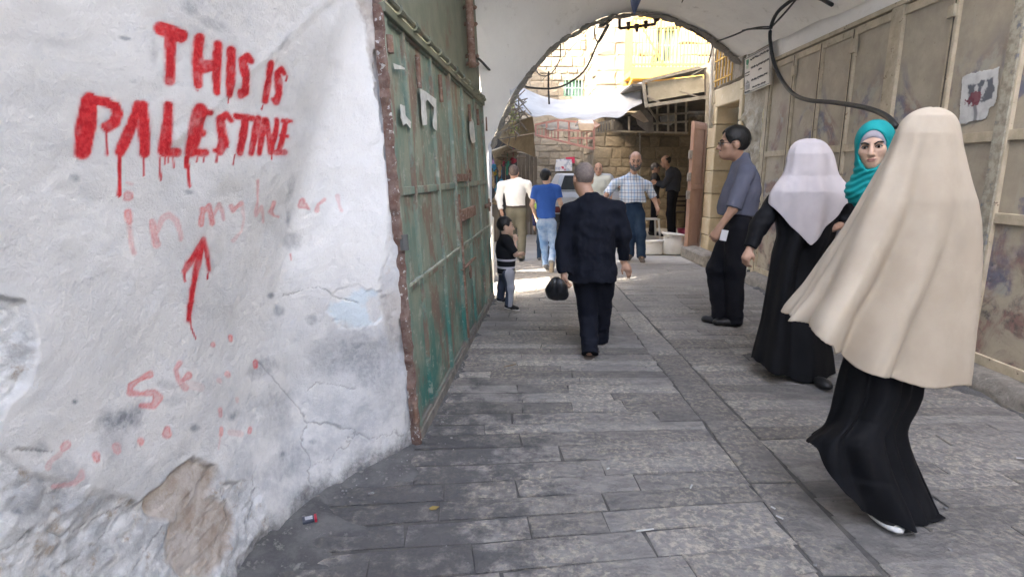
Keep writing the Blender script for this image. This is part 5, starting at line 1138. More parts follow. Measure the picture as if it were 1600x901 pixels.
DEF = dict(pelvis=(0, 0, .95), chest=(0, 0, 1.28), neck=(0, -.015, 1.46), head=(0, .02, 1.615), LS=(-.175, -.01, 1.40), RS=(.175, -.01, 1.40), LE=(-.235, -.03, 1.12), RE=(.235, -.03, 1.12), LW=(-.235, .06, .88), RW=(.235, .06, .88),
    LH=(-.09, 0, .92), RH=(.09, 0, .92), LK=(-.10, .015, .49), RK=(.10, .015, .49), LA=(-.105, -.03, .085), RA=(.105, -.03, .085), LT=(-.12, .15, .03), RT=(.12, .15, .03))
class Person:
    def __init__(p, label, foot, yaw, H, px={}, off={}, group=None):
        p.g = Vector(foot); p.e = empty('person', tuple(p.g), R(yaw)); tag(p.e, label, 'person', group); p.s = H/1.75
        p.J = {k: np.array(v, float)*p.s for k, v in DEF.items()}
        for k, v in off.items(): p.J[k] = p.J[k] + np.array(v)*p.s
        for k, v in px.items(): p.J[k] = np.array(local(p.e, [atY(v[0], v[1], p.g.y + v[2])])[0])
    def body(p, h, hm=None, skin=m_skin, hs=1.0, hands=(.45, .45), fat=1.0, head=True, hups=None, ears=True, face=True, brow=m_hair, lips=True, browdrop=0, hdirs={}, neckw=1.08):
        J, s = p.J, p.s; S = SDF(); p.hM = rotm() if hm is None else hm; p.hs = s*hs*1.03
        S.cap(J['pelvis'], J['chest'], .125*s*fat, .135*s*fat, .05, (1, .72, 1)); S.cap(J['LS'], J['RS'], .06*s, None, .05); S.cap(J['neck']-np.array((0, 0, .05))*s, J['head']-np.array((0, .015, .06))*s, .052*s*neckw, .05*s*neckw, .03)
        for q in 'LR':
            S.cap(J[q+'S'], J[q+'E'], .047*s, .038*s, .03); S.cap(J[q+'E'], J[q+'W'], .038*s, .025*s, .02)
            S.cap(J[q+'H'], J[q+'K'], .078*s, .052*s, .04); S.cap(J[q+'K'], J[q+'A'], .050*s, .034*s, .03); S.cap(J[q+'A']-np.array((0, 0, .03*s)), J[q+'T'], .032*s, .026*s, .03)
            hd = hdirs.get(q, J[q+'W']-J[q+'E']); sd = -1 if q == 'L' else 1
            up = (hups or {}).get(q, (sd, 0, .15)); hand_prims(S, J[q+'W'], hd, up, s*1.03, sd, hands[0 if q == 'L' else 1])
        if head: head_prims(S, J['head'], p.hM, p.hs, ears)
        p.b = putlocal('body', S.mesh(h), skin, p.e)
        if head and face: face_parts(p.b, J['head'], p.hM, p.hs, brow, True, lips, browdrop)
        return p.b
    def hair(p, m=m_hair, h=.008, **k): return putlocal('hair', hair_mesh(p.J['head'], p.hM, p.hs, h, **k), m, p.e)
    def top(p, name, m, h, hem, sleeve=.9, wid=1.0, dep=.74, belly=0, loose=.0, long=False, amp=.009, seed=0, flare=0, collar=True, attrs=None):
        J, s = p.J, p.s; S = SDF(); r = .140*s*wid
        S.cap(J['pelvis']-np.array((0, 0, .30*s)), J['chest'], r*(1.0+flare)+loose, r*1.05+loose, .05, (1, dep, 1)); S.cap(J['chest']-np.array((0, 0, .02)), J['chest']+np.array((0, 0, .05*s)), r*1.04+loose, r*.85+loose, .05, (1, dep, 1)); [S.cap(J['neck']+np.array((0, -.005, -.025))*s, J[q+'S']+np.array((0, 0, .005))*s, .056*s, .054*s+loose*.5, .04) for q in 'LR']
        if belly: S.ell(J['pelvis']+np.array((0, .05, .13))*s, np.array((.155*wid, .12+belly, .19))*s, None, .06)
        S.cap(J['LS']+np.array((.02, 0, .0))*s, J['RS']-np.array((.02, 0, .0))*s, .052*s+loose*.5, None, .05); S.cap(J['neck']-np.array((0, 0, .09))*s, J['neck']+np.array((0, -.004, .012))*s, .10*s, .062*s, .03, (1, .85, 1), True)
        for q in 'LR':
            e = J[q+'S'] + (J[q+'E']-J[q+'S'])*(sleeve if not long else 1)
            S.cap(J[q+'S'], e, .060*s+loose*.7, .058*s+loose*.7, .03, (1, 1, 1), not long)
            if long: S.cap(J[q+'E'], J[q+'E']+(J[q+'W']-J[q+'E'])*.97, .056*s+loose*.6, .043*s+loose*.6, .03, (1, 1, 1), True)
        if collar: S.cap(J['neck']-np.array((0, 0, .015))*s, J['neck']+np.array((0, .0, .032))*s, .068*s, .064*s, .008, (1, .95, 1), True)
        hz = hem*s
        arms = np.array([J['LE'], J['RE'], J['LW'], J['RW']])
        def clip(X, Y, Z):
            c_ = hz - Z + .008*np.sin(X*22)
            return np.where(np.abs(X - J['pelvis'][0]) > .175*s*wid+loose+flare*.1, np.where(Z < hz, -1, c_), c_).astype(np.float32) if long else c_.astype(np.float32)
        return putlocal(name, S.mesh(h, clip, folds(amp, 9, 7, seed)), m, p.e)
    def trousers(p, m, h, top=1.0, wid=1.0, hem=.075, amp=.010, seed=0, name='trousers', taper=1.0):
        J, s = p.J, p.s; S = SDF(); S.cap(J['LH']+np.array((.01, -.01, .02))*s, J['RH']+np.array((-.01, -.01, .02))*s, .102*s*wid, None, .05, (1, .86, 1)); S.cap(J['pelvis'], J['pelvis']+np.array((0, 0, .12))*s, .128*s*wid, .126*s*wid, .05, (1, .76, 1))
        for q in 'LR':
            S.cap(J[q+'H'], J[q+'K'], .092*s*wid, .074*s*wid*taper, .04); an = J[q+'A'].copy(); dn = unit(an-J[q+'K']); en = an + dn*(.085-hem)*s
            S.cap(J[q+'K'], en, .074*s*wid*taper, .066*s*wid*taper, .03, (1, 1, 1), True)
        tz = top*s; kz = (J['LK'][2]+J['RK'][2])/2
        def dp(x, y, z, N):
            lowb = sstep(.30*s, .1*s, z) + .6*np.exp(-((z-kz)/(.09*s))**2); return amp*(fbm(x*7+seed, y*7, z*7+seed, 4) + lowb*1.1*fbm(x*5+seed, y*5+2, z*26, 3) - .5*np.abs(vnoise(x*11+z*4, y*11, z*3+seed)))
        o = putlocal(name, S.mesh(h, lambda X, Y, Z: (Z-tz).astype(np.float32), dp), m, p.e); return o
    def shoe(p, q, m=m_shoe, sole=None, sandal=False, name='shoe'):
        J, s = p.J, p.s; a = J[q+'A']; t = J[q+'T']; d = unit((t[0]-a[0], t[1]-a[1], t[2]-a[2]+.05*s)); S = SDF(); f = a + np.array((0, 0, -.05*s))
        if sandal: S.cap(a+d*-.065*s+np.array((0, 0, -.07*s)), a+d*.20*s+np.array((0, 0, -.07*s)), .052*s, .056*s, .01, (1, 1, .28)); S.cap(a+d*.06*s+np.array((-.045*s, 0, -.06*s)), a+d*.10*s+np.array((.045*s, 0, -.06*s)), .026*s, None, .02); return putlocal('sandal', S.mesh(.007), m, p.e)
        e_ = t+d*.02*s; S.cap(f-d*.035*s, e_, .042*s, .040*s, .02, (1, 1, .82)); S.cap(f-d*.01*s+np.array((0, 0, .02*s)), f+d*.06*s, .046*s, .04*s, .03)
        gz = min(a[2], t[2]) - .088*s
        o = putlocal(name, S.mesh(.009), m, p.e)
        if sole: S2 = SDF(); b = np.array((0, 0, -.032*s)); S2.cap(f-d*.045*s+b, e_+d*.015*s+b, .040*s, .041*s, .01, (1, 1, .3)); q2 = putlocal('sole', S2.mesh(.009), sole, o)
        return o
    def part(p, name, mb, m, parent=None, smooth=True):      # an MB in world points
        return mb.build(name, m, parent or p.e, smooth)

def interp_px(tab, v): t = np.array(tab, float); return np.interp(v, t[:, 0], t[:, 1]), np.interp(v, t[:, 0], t[:, 2])
def drape(name, m, parent, tab, hem, Y0, dep, nth=200, ns=150, lob=(5, 9, 13), amp=(.02, .012, .006), seed=0, zf=.8, topcap=True, fold0=.15, shear=0, drift=2.0, hang=1.2, yoff=None, back=.6):
    """a hanging cloth: tab = (height row, left, right) of its outline, hem = (column, row) of its lower edge, both measured in the photograph at distance Y0"""
    th = np.arange(nth)/nth*2*math.pi; hem = np.array(hem, float); vt = tab[0][0]; vmax = tab[-1][0]
    vs = np.linspace(vt, vmax, 400); rs_ = np.random.default_rng(seed); ph = rs_.uniform(0, 6.28, 12)
    L, Rr = interp_px(tab, vs); kw = int(9/((vmax-vt)/400))*2+1; kn = np.hanning(kw+2)[1:-1]; kn /= kn.sum()
    def sm(a):
        p = np.concatenate([2*a[0]-a[1:kw//2+1][::-1], a, 2*a[-1]-a[-kw//2:-1][::-1]])[:len(a)+kw-1]; q = np.convolve(p, kn, 'valid'); return np.concatenate([q, np.repeat(q[-1:], max(0, len(a)-len(q)))])[:len(a)]
    tw = np.clip((vs-vt-4)/14, 0, 1); L = L+(sm(L)-L)*tw; Rr = Rr+(sm(Rr)-Rr)*tw; V = np.zeros((nth, ns, 3))
    for i, t in enumerate(th):
        ucol = (L+Rr)/2 + (Rr-L)/2*math.cos(t); hv = np.interp(ucol, hem[:, 0], hem[:, 1]); bad = np.nonzero(vs >= hv)[0]; vh = vs[bad[0]] if len(bad) else vmax
        s = np.linspace(0, 1, ns); v = vt + (vh-vt)*s**1.3; l = np.interp(v, vs, L); r = np.interp(v, vs, Rr); uc = (l+r)/2; ua = (r-l)/2
        q = (450.5-v)/FPX; dy = cp+sp_*q; dz = cp*q-sp_; b = np.interp(v, [d[0] for d in dep], [d[1] for d in dep]); yo = 0 if yoff is None else np.interp(v, [d[0] for d in yoff], [d[1] for d in yoff])
        kf = fold0 + (1-fold0)*s**hang; dr = drift*s
        fo = sum(a*(np.cos(n*(t + .12*np.sin(s*3+ph[3+j])) + ph[j] + dr*.25*j + .9*math.sin(t*2+ph[6+j]))) for j, (n, a) in enumerate(zip(lob, amp)))*kf*np.clip(s*5, 0, 1)
        fo = fo - .5*amp[0]*kf*np.abs(np.sin(3.5*t+ph[9]+s))
        a_ = math.cos(t); c_ = math.sin(t); Yp = Y0 + yo + b*(c_ if c_ < 0 else c_*back); Yf = Y0 + yo - b*abs(c_); x = (uc + ua*a_ - 800)/FPX*(Yp/dy); z = CAM_H + dz/dy*Yf
        V[i, :, 0] = x + fo*a_; V[i, :, 1] = Yp + fo*c_*1.0; V[i, :, 2] = z + .004*np.sin(t*11+ph[10])*s
    P = V.reshape(-1, 3); n_ = fbm(P[:, 0]*6+seed, P[:, 1]*6, P[:, 2]*4, 4); P[:, 1] += n_*.010; P[:, 0] += .6*n_*.008
    P[:, 2] = np.maximum(P[:, 2], .003)
    F = grid_faces(nth, ns, True)
    tc = P.reshape(nth, ns, 3)[:, 0].mean(0); P2 = np.vstack([P, tc + np.array((0, 0, .004))]); k = len(P)
    F = np.vstack([F, np.array([[i*ns, k, k, ((i+1) % nth)*ns] for i in range(nth)])]) if False else F
    o = np_mesh(name, P, F, m, parent, True)
    if topcap:
        me = o.data; bm = bmesh.new(); bm.from_mesh(me); bm.verts.ensure_lookup_table(); f = bm.faces.new([bm.verts[i*ns] for i in range(nth)]); f.smooth = True; bm.to_mesh(me); bm.free()
    o.modifiers.new('thickness', 'SOLIDIFY').thickness = .004
    return o
m_cream = cloth('cream_cloth', (.46, .39, .30), (.42, .35, .265), .85, 500, .10, .35); m_lilac = cloth('lilac_scarf', (.53, .485, .485), (.47, .43, .435), .9, 420, .10, .3)
m_black = cloth('black_cloth', (.0048, .005, .0062), (.0075, .0075, .009), .75, 420, .12, .4); m_teal = cloth('teal_scarf', (.008, .27, .27), (.006, .22, .225), .7, 420, .1); m_undercap = cloth('grey_undercap', (.36, .34, .37), (.30, .285, .31))
# ---- woman in the long cream shawl
Yc = 2.24; g = G(1392, 800)
P = Person('woman from behind in a long black dress under a huge cream shawl', (g.x, Yc, 0), -8, 1.60, group=None)
P.J['head'] = np.array(local(P.e, [atY(1452, 222, Yc)])[0]); P.J['neck'] = P.J['head'] - np.array((0, .03, .15))
for q, dx in (('L', -.085), ('R', .085)):
    P.J[q+'S'] = P.J['neck'] + np.array((dx, 0, -.09)); P.J[q+'E'] = P.J[q+'S'] + np.array((dx*.1, .02, -.24)); P.J[q+'W'] = P.J[q+'E'] + np.array((dx*-.2, .12, -.16))
P.J['chest'] = P.J['neck'] - np.array((0, 0, .20)); P.J['pelvis'] = np.array((.03, 0, .86))
P.off = 0
for q, dx in (('L', -.05), ('R', .05)): P.J[q+'H'] = P.J['pelvis'] + np.array((dx, 0, -.03)); P.J[q+'K'] = np.array((dx-.02, .04, .46)); P.J[q+'A'] = np.array((dx, .04, .09)); P.J[q+'T'] = np.array((dx, .16, .04)); P.J[q+'E'] = P.J[q+'S'] + np.array((-dx*.8, .05, -.22)); P.J[q+'W'] = P.J[q+'E'] + np.array((-dx*.8, .10, -.10))
P.body(.014, face=False, hs=.80, ears=False)
drape('dress', m_black, P.e, [(480, 1345, 1460), (540, 1330, 1446), (580, 1318, 1441), (620, 1309, 1437), (640, 1305, 1428), (660, 1297, 1417), (674, 1283, 1413), (686, 1264, 1415), (710, 1258, 1422), (740, 1262, 1433), (770, 1270, 1447), (800, 1280, 1462), (832, 1295, 1472)],
      [(1258, 680), (1270, 688), (1280, 706), (1288, 722), (1302, 742), (1322, 772), (1345, 797), (1352, 806), (1368, 810), (1400, 818), (1440, 827), (1470, 826), (1482, 818)], Yc+.02, [(480, .13), (600, .16), (700, .17), (760, .15), (832, .09)], 240, 160, (4, 9, 14), (.022, .011, .005), 5, .82, False, .25, drift=3, hang=.8, yoff=[(480, 0), (660, 0), (750, -.06), (832, -.17)], back=.4)
drape('shawl', m_cream, P.e, [(168.5, 1454, 1460), (169.4, 1446, 1467), (171.5, 1437, 1475), (176, 1426, 1485), (183, 1415, 1493), (194, 1405, 1499), (208, 1399, 1502), (228, 1391, 1505), (255, 1378, 1511), (285, 1362, 1519), (315, 1345, 1528), (345, 1328, 1531), (380, 1307, 1530), (420, 1284, 1526), (460, 1261, 1520), (500, 1231, 1514), (545, 1212, 1508), (610, 1190, 1499)],
      [(1225, 494), (1234, 503), (1250, 511), (1268, 512), (1300, 533), (1303, 548), (1330, 562), (1360, 584), (1385, 590), (1440, 603), (1470, 598), (1500, 597)], Yc, [(169, .02), (181, .085), (208, .115), (255, .135), (315, .17), (420, .205), (610, .27)], 260, 200, (4, 8, 13), (.060, .038, .014), 33, .8, True, .03, drift=2.5, hang=2.1)
sh = MB(); b = G(1390, 817, .03) + Vector((0, .04, 0)); sh.ball(b + Vector((0, .03, .012)), (.045, .10, .03), 12, 8); P.part('shoe', sh, m_shoe); sh = MB(); sh.ball(b + Vector((.01, .02, -.008)), (.052, .115, .018), 14, 6); P.part('shoe_sole', sh, mottle('white_sole', (.62, .61, .57), (.5, .49, .46), 20))
# ---- woman in the lilac scarf
Yl = 3.92; g = G(1240, 585)
P = Person('woman seen from behind in a black dress and a pointed pale lilac head scarf', (g.x, Yl, 0), 12, 1.60,
    px=dict(head=(1265, 250, .0), neck=(1264, 286, -.02), LS=(1214, 314, -.02), LE=(1187, 352, -.06), LW=(1172, 388, -.10), RS=(1312, 312, -.02), RE=(1330, 338, .02), RW=(1314, 352, -.05)))
for q, dx in (('L', -.05), ('R', .05)): P.J[q+'K'] = np.array((dx, .04, .46)); P.J[q+'A'] = np.array((dx, .06, .09)); P.J[q+'T'] = np.array((dx, .16, .05))
P.body(.012, face=False, hands=(.9, .9), hdirs={'R': np.array((-.5, .1, -.12))}, hups={'L': (-1, -.3, 0), 'R': (.1, -.7, .8)})
for q in 'LR': S = SDF(); S.cap(P.J[q+'S'], P.J[q+'E'], .072, .066, .03); S.cap(P.J[q+'E'], P.J[q+'W'], .064, .048, .03, (1, 1, 1), True); putlocal('sleeve', S.mesh(.01, None, folds(.012, 11, 11, 4)), m_black, P.e)
drape('dress', m_black, P.e, [(288, 1232, 1296), (296, 1216, 1314), (310, 1206, 1322), (330, 1207, 1314), (370, 1212, 1304), (400, 1203, 1292), (450, 1195, 1288), (500, 1186, 1289), (550, 1172, 1303), (610, 1160, 1310)],
      [(1160, 548), (1172, 558), (1190, 572), (1210, 580), (1250, 597), (1275, 604), (1290, 600), (1306, 584)], Yl, [(288, .10), (330, .16), (400, .17), (500, .20), (610, .30)], 200, 150, (4, 7, 11), (.028, .016, .007), 8, .8, True, .15, drift=3, hang=1.0)
drape('head_scarf', m_lilac, P.e, [(217, 1262, 1268), (217.7, 1257, 1274), (219.5, 1249, 1282), (224, 1240, 1290), (232, 1233, 1297), (245, 1228, 1303), (262, 1225, 1306), (275, 1220, 1309), (286, 1211, 1319), (297, 1203, 1330), (306, 1199, 1336), (330, 1197, 1336), (360, 1197, 1334), (390, 1200, 1330)],
      [(1196, 305), (1203, 316), (1230, 347), (1262, 379), (1266, 382), (1270, 378), (1300, 348), (1320, 325), (1334, 306), (1338, 300)], Yl, [(217, .02), (223, .09), (240, .125), (275, .14), (300, .185), (390, .20)], 220, 140, (5, 8, 13), (.013, .008, .004), 3, .9, True, .12, drift=2)
sh = MB(); b = G(1286, 598, .03); sh.ball(b, (.05, .09, .035), 12, 8); P.part('shoe', sh, m_shoe)
# ---- woman in the teal scarf looking back
Yt = 3.18; hc = atY(1366, 227, Yt); g = Vector((hc.x + .02, Yt + .06, 0))
P = Person('woman with a teal head scarf looking back with a frown towards the camera', tuple(g), 160, hc.z/1.615*1.75)
P.J['head'] = np.array(local(P.e, [hc])[0]); hM = rotm(R(-19), R(-3), R(4)); pt = lambda u, v, d: np.array(local(P.e, [atY(u, v, Yt+d)])[0])
P.J.update(neck=pt(1368, 266, .02), RS=pt(1352, 292, .0), LS=pt(1408, 292, .04), RE=pt(1362, 350, .0), LE=pt(1420, 350, .0), RW=pt(1380, 390, -.05), LW=pt(1410, 390, -.05), chest=pt(1382, 315, .02), pelvis=pt(1386, 390, .02), LH=pt(1394, 395, .02), RH=pt(1378, 395, .02), LK=pt(1394, 500, .02), RK=pt(1378, 500, .02), LA=pt(1394, 612, .0), RA=pt(1380, 612, .0), LT=pt(1396, 622, -.1), RT=pt(1380, 622, -.1))
P.body(.0055, hm=hM, skin=m_skin2, hs=1.04, ears=False, browdrop=.007)
c_ = P.J['head']; hs = P.hs; T = lambda p: c_ + hM @ (np.array(p)*hs)
def scarf(name, m, grow, open_r, open_c, wrap):
    S = SDF(); S.ell(T((0, -.016, .022)), np.array((.084+grow, .104+grow, .102+grow))*hs, hM, .03); S.ell(T((0, .004, -.06)), np.array((.076+grow, .085+grow, .085+grow))*hs, hM, .03)
    if wrap: S.cap(T((0, .004, -.125)), T((0, -.02, -.20)), .080*hs, .10*hs, .04); S.cap(T((0, .02, -.13)), T((.03, .0, -.23)), .066*hs, .10*hs, .04); S.cap(T((-.04, .03, -.2)), T((-.13, .05, -.36)), .045*hs, .06*hs, .04, (1, .6, 1))
    S.ell(T(open_c), np.array(open_r)*hs, hM, .012, True)
    return putlocal(name, S.mesh(.006, None, lambda x, y, z, N: .0035*np.sin((z+.5*x)*170 + 5*fbm(x*9, y*9, z*9, 2))*sstep(c_[2]-.07, c_[2]-.13, z) + .003*fbm(x*14, y*14, z*8, 3)), m, P.e)
scarf('under_cap', m_undercap, .002, (.060, .09, .086), (0, .098, -.046), False); scarf('head_scarf', m_teal, .009, (.064, .11, .100), (0, .100, -.022), True)
P.top('coat', m_black, .012, .4, wid=.72, long=True, loose=.0, collar=False, amp=.008)
P.trousers(m_black, .02, wid=.85); P.shoe('L'); P.shoe('R')
# ---- old man in the dark suit
m_suit = cloth('navy_suit', (.0075, .0085, .0145), (.0105, .012, .019), .9, 380, .15, .3)
Ys = 4.42; g = G(921, 543)
P = Person('old man walking away in a baggy dark navy suit holding a black bag', (.615, Ys, 0), -4, 1.585,
    px=dict(head=(911, 278, .03), neck=(921, 306, -.03), LS=(889, 330, 0), RS=(967, 328, 0), LE=(878, 382, -.03), LW=(881, 428, -.08), RE=(976, 368, -.02), RW=(974, 408, .04), pelvis=(926, 402, 0), chest=(926, 345, 0), LH=(911, 425, 0), RH=(944, 425, 0),
            LK=(919, 490, .02), RK=(941, 478, .12), LA=(921, 545, -.16), RA=(938, 524, .18), LT=(928, 540, .03), RT=(938, 512, .36)))
hM = rotm(R(16), R(-14), R(5)); P.body(.0085, hm=hM, hs=1.05, hands=(1.2, .35), hups={'L': (-1, -.2, .1), 'R': (.6, -.8, .1)}, face=True, lips=False, brow=m_hairg, neckw=1.3, hdirs={'R': np.array((.06, .0, -.1))})
P.hair(mottle('cropped_grey_hair', (.235, .19, .165), (.17, .135, .12), 60, .8, .5, .003, 200), puff=.965, front=.0, low=-.055, slope=.45)
P.top('jacket', m_suit, .009, .64, wid=1.16, dep=.82, long=True, loose=.014, flare=.34, amp=.020, seed=4)
P.trousers(m_suit, .009, wid=1.22, hem=.03, amp=.014, seed=3); P.shoe('L', m_sandal, sandal=True); P.shoe('R', m_sandal, sandal=True)
S = SDF(); hw = P.J['LW'] + np.array((0, 0, -.095)); bc = np.array(local(P.e, [atY(870, 453, Ys-.12)])[0])
for dx, dz, r in ((0, 0, .072), (-.045, .012, .05), (.045, -.035, .055), (.03, .02, .05), (-.02, -.03, .06)): S.ell(bc+np.array((dx, 0, dz)), (r, r*.72, r*.95), None, .03)
S.cap(bc+np.array((0, 0, .05)), hw+np.array((.0, .01, .02)), .055, .014, .03)
m_bag = mottle('black_plastic_bag', (.0055, .0055, .007), (.011, .011, .013), 12, .3, .5, .01, 16, spec=.5)
V, F = S.mesh(.007, None, lambda x, y, z, N: .010*(np.abs(fbm(x*14, y*14, z*9, 4)))*-1 + .006*np.sin(np.arctan2(x-bc[0], y-bc[1])*9 + 2*fbm(x*8, y*8, z*8, 2))*sstep(bc[2]-.03, bc[2]+.07, z))
A = np.array(Matrix.LocRotScale(P.e.location, P.e.rotation_euler, None)); o = np_mesh('plastic_bag', V @ A[:3, :3].T + A[:3, 3], F, m_bag); tag(o, 'knotted black plastic bag hanging from the suited man\'s left hand', 'bag')
# ---- man in the grey shirt with glasses
m_gshirt = cloth('grey_blue_shirt', (.135, .140, .185), (.115, .12, .16), .9, 420, .12); m_dtr = cloth('charcoal_trousers', (.010, .0105, .0145), (.015, .015, .019))
Yg_ = 5.2
P = Person('man in a grey short sleeved shirt and glasses standing sideways by the doorway', (G(1136, 506).x, Yg_, 0), 66, 1.86,
    px=dict(head=(1146, 223, .0), neck=(1159, 245, .02), LS=(1166, 268, -.20), RS=(1155, 264, .17), LE=(1145, 327, -.25), LW=(1124, 356, -.24), RE=(1176, 320, .2), RW=(1172, 345, .22), chest=(1160, 292, 0), pelvis=(1154, 348, 0),
            LH=(1152, 356, -.09), RH=(1150, 352, .08), LK=(1148, 424, -.06), RK=(1119, 420, .06), LA=(1148, 495, -.05), RA=(1125, 494, .04), LT=(1124, 503, -.04), RT=(1106, 499, .08)))
hM = rotm(R(14), R(0), 0); P.body(.0075, hm=hM, hs=1.10, hands=(1.25, .5), hups={'L': (-.9, -.3, .2), 'R': (1, 0, 0)}, hdirs={'L': np.array((0, .05, -.12))})
P.hair(front=.036, low=-.055, slope=.5, puff=1.06); P.top('shirt', m_gshirt, .009, .99, sleeve=.98, wid=1.10, dep=.82, belly=.02, loose=.016, amp=.011, seed=9); P.trousers(m_dtr, .009, wid=1.16, hem=.03, seed=5, amp=.012, top=1.03)
P.shoe('L'); P.shoe('R')
c_ = P.J['head']; hs = P.hs; T = lambda p: c_ + hM @ (np.array(p)*hs); gl = MB()
for q in (-1, 1): gl.tube([T((q*.033+.021*math.cos(t), .099, -.010+.016*math.sin(t))) for t in np.linspace(0, 6.283, 14)], .0022, 5, 1); gl.tube([T((q*.053, .096, -.004)), T((q*.078, .05, -.003)), T((q*.081, -.01, -.006))], .0024, 5, 2)
gl.tube([T((-.012, .1, -.006)), T((.012, .1, -.006))], .002, 5, 1); me = bpy.data.meshes.new('glasses'); me.from_pydata(gl.v, [], gl.f); gle = link('glasses', me, m_shoe, P.e)
for q in (-1, 1): b = MB(); b.poly([T((q*.033+.020*math.cos(t), .0985, -.010+.015*math.sin(t))) for t in np.linspace(0, 6.283, 12)[:-1]], Vector(hM @ np.array((0, 1, 0))), .001); me = bpy.data.meshes.new('lens'); me.from_pydata(b.v, [], b.f); link('lens', me, m_glass, gle)
b = MB(); S = SDF(); S.cap(T((-.020, .090, -.058)), T((.020, .090, -.058)), .0048*hs, None, .005); putlocal('moustache', S.mesh(.005), m_hair, P.e)
S = SDF(); S.cap(P.J['pelvis']+np.array((0, 0, .055)), P.J['pelvis']+np.array((0, 0, .085)), .150, None, .01, (1, .82, 1)); putlocal('belt', S.mesh(.01, lambda X, Y, Z: np.abs(Z-P.J['pelvis'][2]-.065).astype(np.float32)-.018), m_shoe, P.e)
hp = atY(1131, 368, Yg_-.27); tag(MB().box((-.03, -.004, -.045), (.03, .004, .05), Matrix.Translation(hp) @ Matrix.Rotation(R(10), 4, 'Y')).build('white_card', mottle('white_card', (.70, .70, .71), (.66, .66, .67), 9, .4)), 'small white packet held in the hand of the man in glasses', 'packet')
# ---- bearded man in the plaid shirt
k = NT('plaid_cotton'); x = k.xyz()
def lines(v, per, wd, ph=0.0):
    f = k.math('FRACT', k.math('ADD', k.math('MULTIPLY', v, 1/per), ph)); return k.math('LESS_THAN', f, wd)
base = k.mix(k.ramp(k.noise(5, 4), .4, .6), (.66, .68, .70), (.58, .61, .66)); wx = k.math('ADD', x[0], k.math('MULTIPLY', k.noise(3, 2), .03))
base = k.mix(k.math('MULTIPLY', lines(wx, .095, .22), .55), base, (.20, .36, .58)); base = k.mix(k.math('MULTIPLY', lines(x[2], .105, .20), .5), base, (.20, .36, .58))
base = k.mix(k.math('MULTIPLY', lines(wx, .095, .09, .40), .75), base, (.07, .08, .14)); base = k.mix(k.math('MULTIPLY', lines(x[2], .105, .09, .35), .75), base, (.07, .08, .14))
m_plaid = k.out(base, .9, k.noise(14, 4), .15, .004, spec=.2)
m_jean = cloth('dark_denim', (.022, .042, .082), (.034, .06, .105), .9, 500, .15)
Yp_ = 9.25; g = G(994, 404)
P = Person('bearded balding man in a blue and white plaid shirt facing the camera', (G(990, 405).x, Yp_, 0), 176, 1.83,
    px=dict(head=(993, 251, -.02), neck=(988, 272, .03), LS=(1012, 290, 0), RS=(960, 287, 0), LE=(1022, 311, -.02), LW=(1026, 322, -.12), RE=(947, 306, -.1), RW=(938, 318, -.25), chest=(987, 302, 0), pelvis=(989, 330, 0), LH=(997, 336, 0), RH=(982, 336, 0), LK=(1001, 366, -.05), RK=(984, 366, .0), LA=(1002, 397, .02), RA=(984, 395, .1), LT=(1004, 408, -.18), RT=(982, 404, -.1)))
hM = rotm(R(-4), R(-3), 0); P.body(.010, hm=hM, hs=1.12, hands=(.5, .5), brow=m_hairg)
P.hair(m_hairg, front=-.01, bald=.055, puff=1.0); P.top('shirt', m_plaid, .011, .93, sleeve=.88, wid=1.22, dep=.86, belly=.06, loose=.012, amp=.010, seed=12); P.trousers(m_jean, .011, wid=1.12, hem=.03, seed=7)
P.shoe('L', mottle('tan_shoe', (.14, .115, .09), (.1, .08, .065), 12), None); P.shoe('R', m_sandal)
c_ = P.J['head']; hs = P.hs; T = lambda p: c_ + hM @ (np.array(p)*hs); S = SDF(); S.ell(T((0, .055, -.095)), np.array((.052, .045, .042))*hs, hM, .02)
for q in (-1, 1): S.cap(T((q*.066, .012, -.03)), T((q*.045, .055, -.09)), .014*hs, .02*hs, .02)
S.cap(T((-.03, .088, -.058)), T((.03, .088, -.058)), .009*hs, None, .01); S.ell(T((0, .10, -.074)), np.array((.018, .014, .006))*hs, hM, .006, True); putlocal('beard', S.mesh(.006, None, lambda x, y, z, N: .004*fbm(x*60, y*60, z*60, 3)), mottle('grizzled_beard', (.07, .062, .058), (.17, .155, .15), 50, .9), P.e)
# ---- small boy eating
k = NT('striped_sweater'); x = k.xyz(); st_ = k.math('MULTIPLY', k.math('LESS_THAN', k.math('FRACT', k.math('MULTIPLY', x[2], 1/.078)), .27), k.math('LESS_THAN', x[2], .60))
m_swe = k.out(k.mix(st_, (.013, .013, .015), (.55, .53, .58)), .9, k.noise(30, 4), .2, .004, spec=.2)
k = NT('track_trousers'); x = k.xyz(); st_ = k.math('GREATER_THAN', k.math('ABSOLUTE', x[0]), .098)
m_trk = k.out(k.mix(st_, (.052, .063, .095), (.36, .36, .39)), .9, k.noise(20, 4), .2, .004)
Yb_ = 5.72
P = Person('small boy in a black sweater with white stripes eating beside the green door', (G(789, 480).x, Yb_, 0), -62, 1.06,
    px=dict(head=(790, 353, 0), neck=(788, 368, .0), RS=(792, 377, -.09), LS=(790, 376, .1), RE=(806, 398, -.10), RW=(804, 378, -.02), LE=(800, 400, .12), LW=(808, 398, .16), chest=(790, 388, 0), pelvis=(792, 420, 0), RH=(794, 428, -.05), LH=(789, 428, .05), RK=(797, 450, -.05), LK=(784, 448, .07), RA=(795, 474, -.05), LA=(782, 463, .10), RT=(806, 481, -.03), LT=(790, 468, .14)))
hM = rotm(R(-22), R(0), 0); P.body(.0062, hm=hM, skin=m_skin2, hs=1.26, hands=(.6, 1.0), hdirs={'R': np.array((0, .01, .06))})
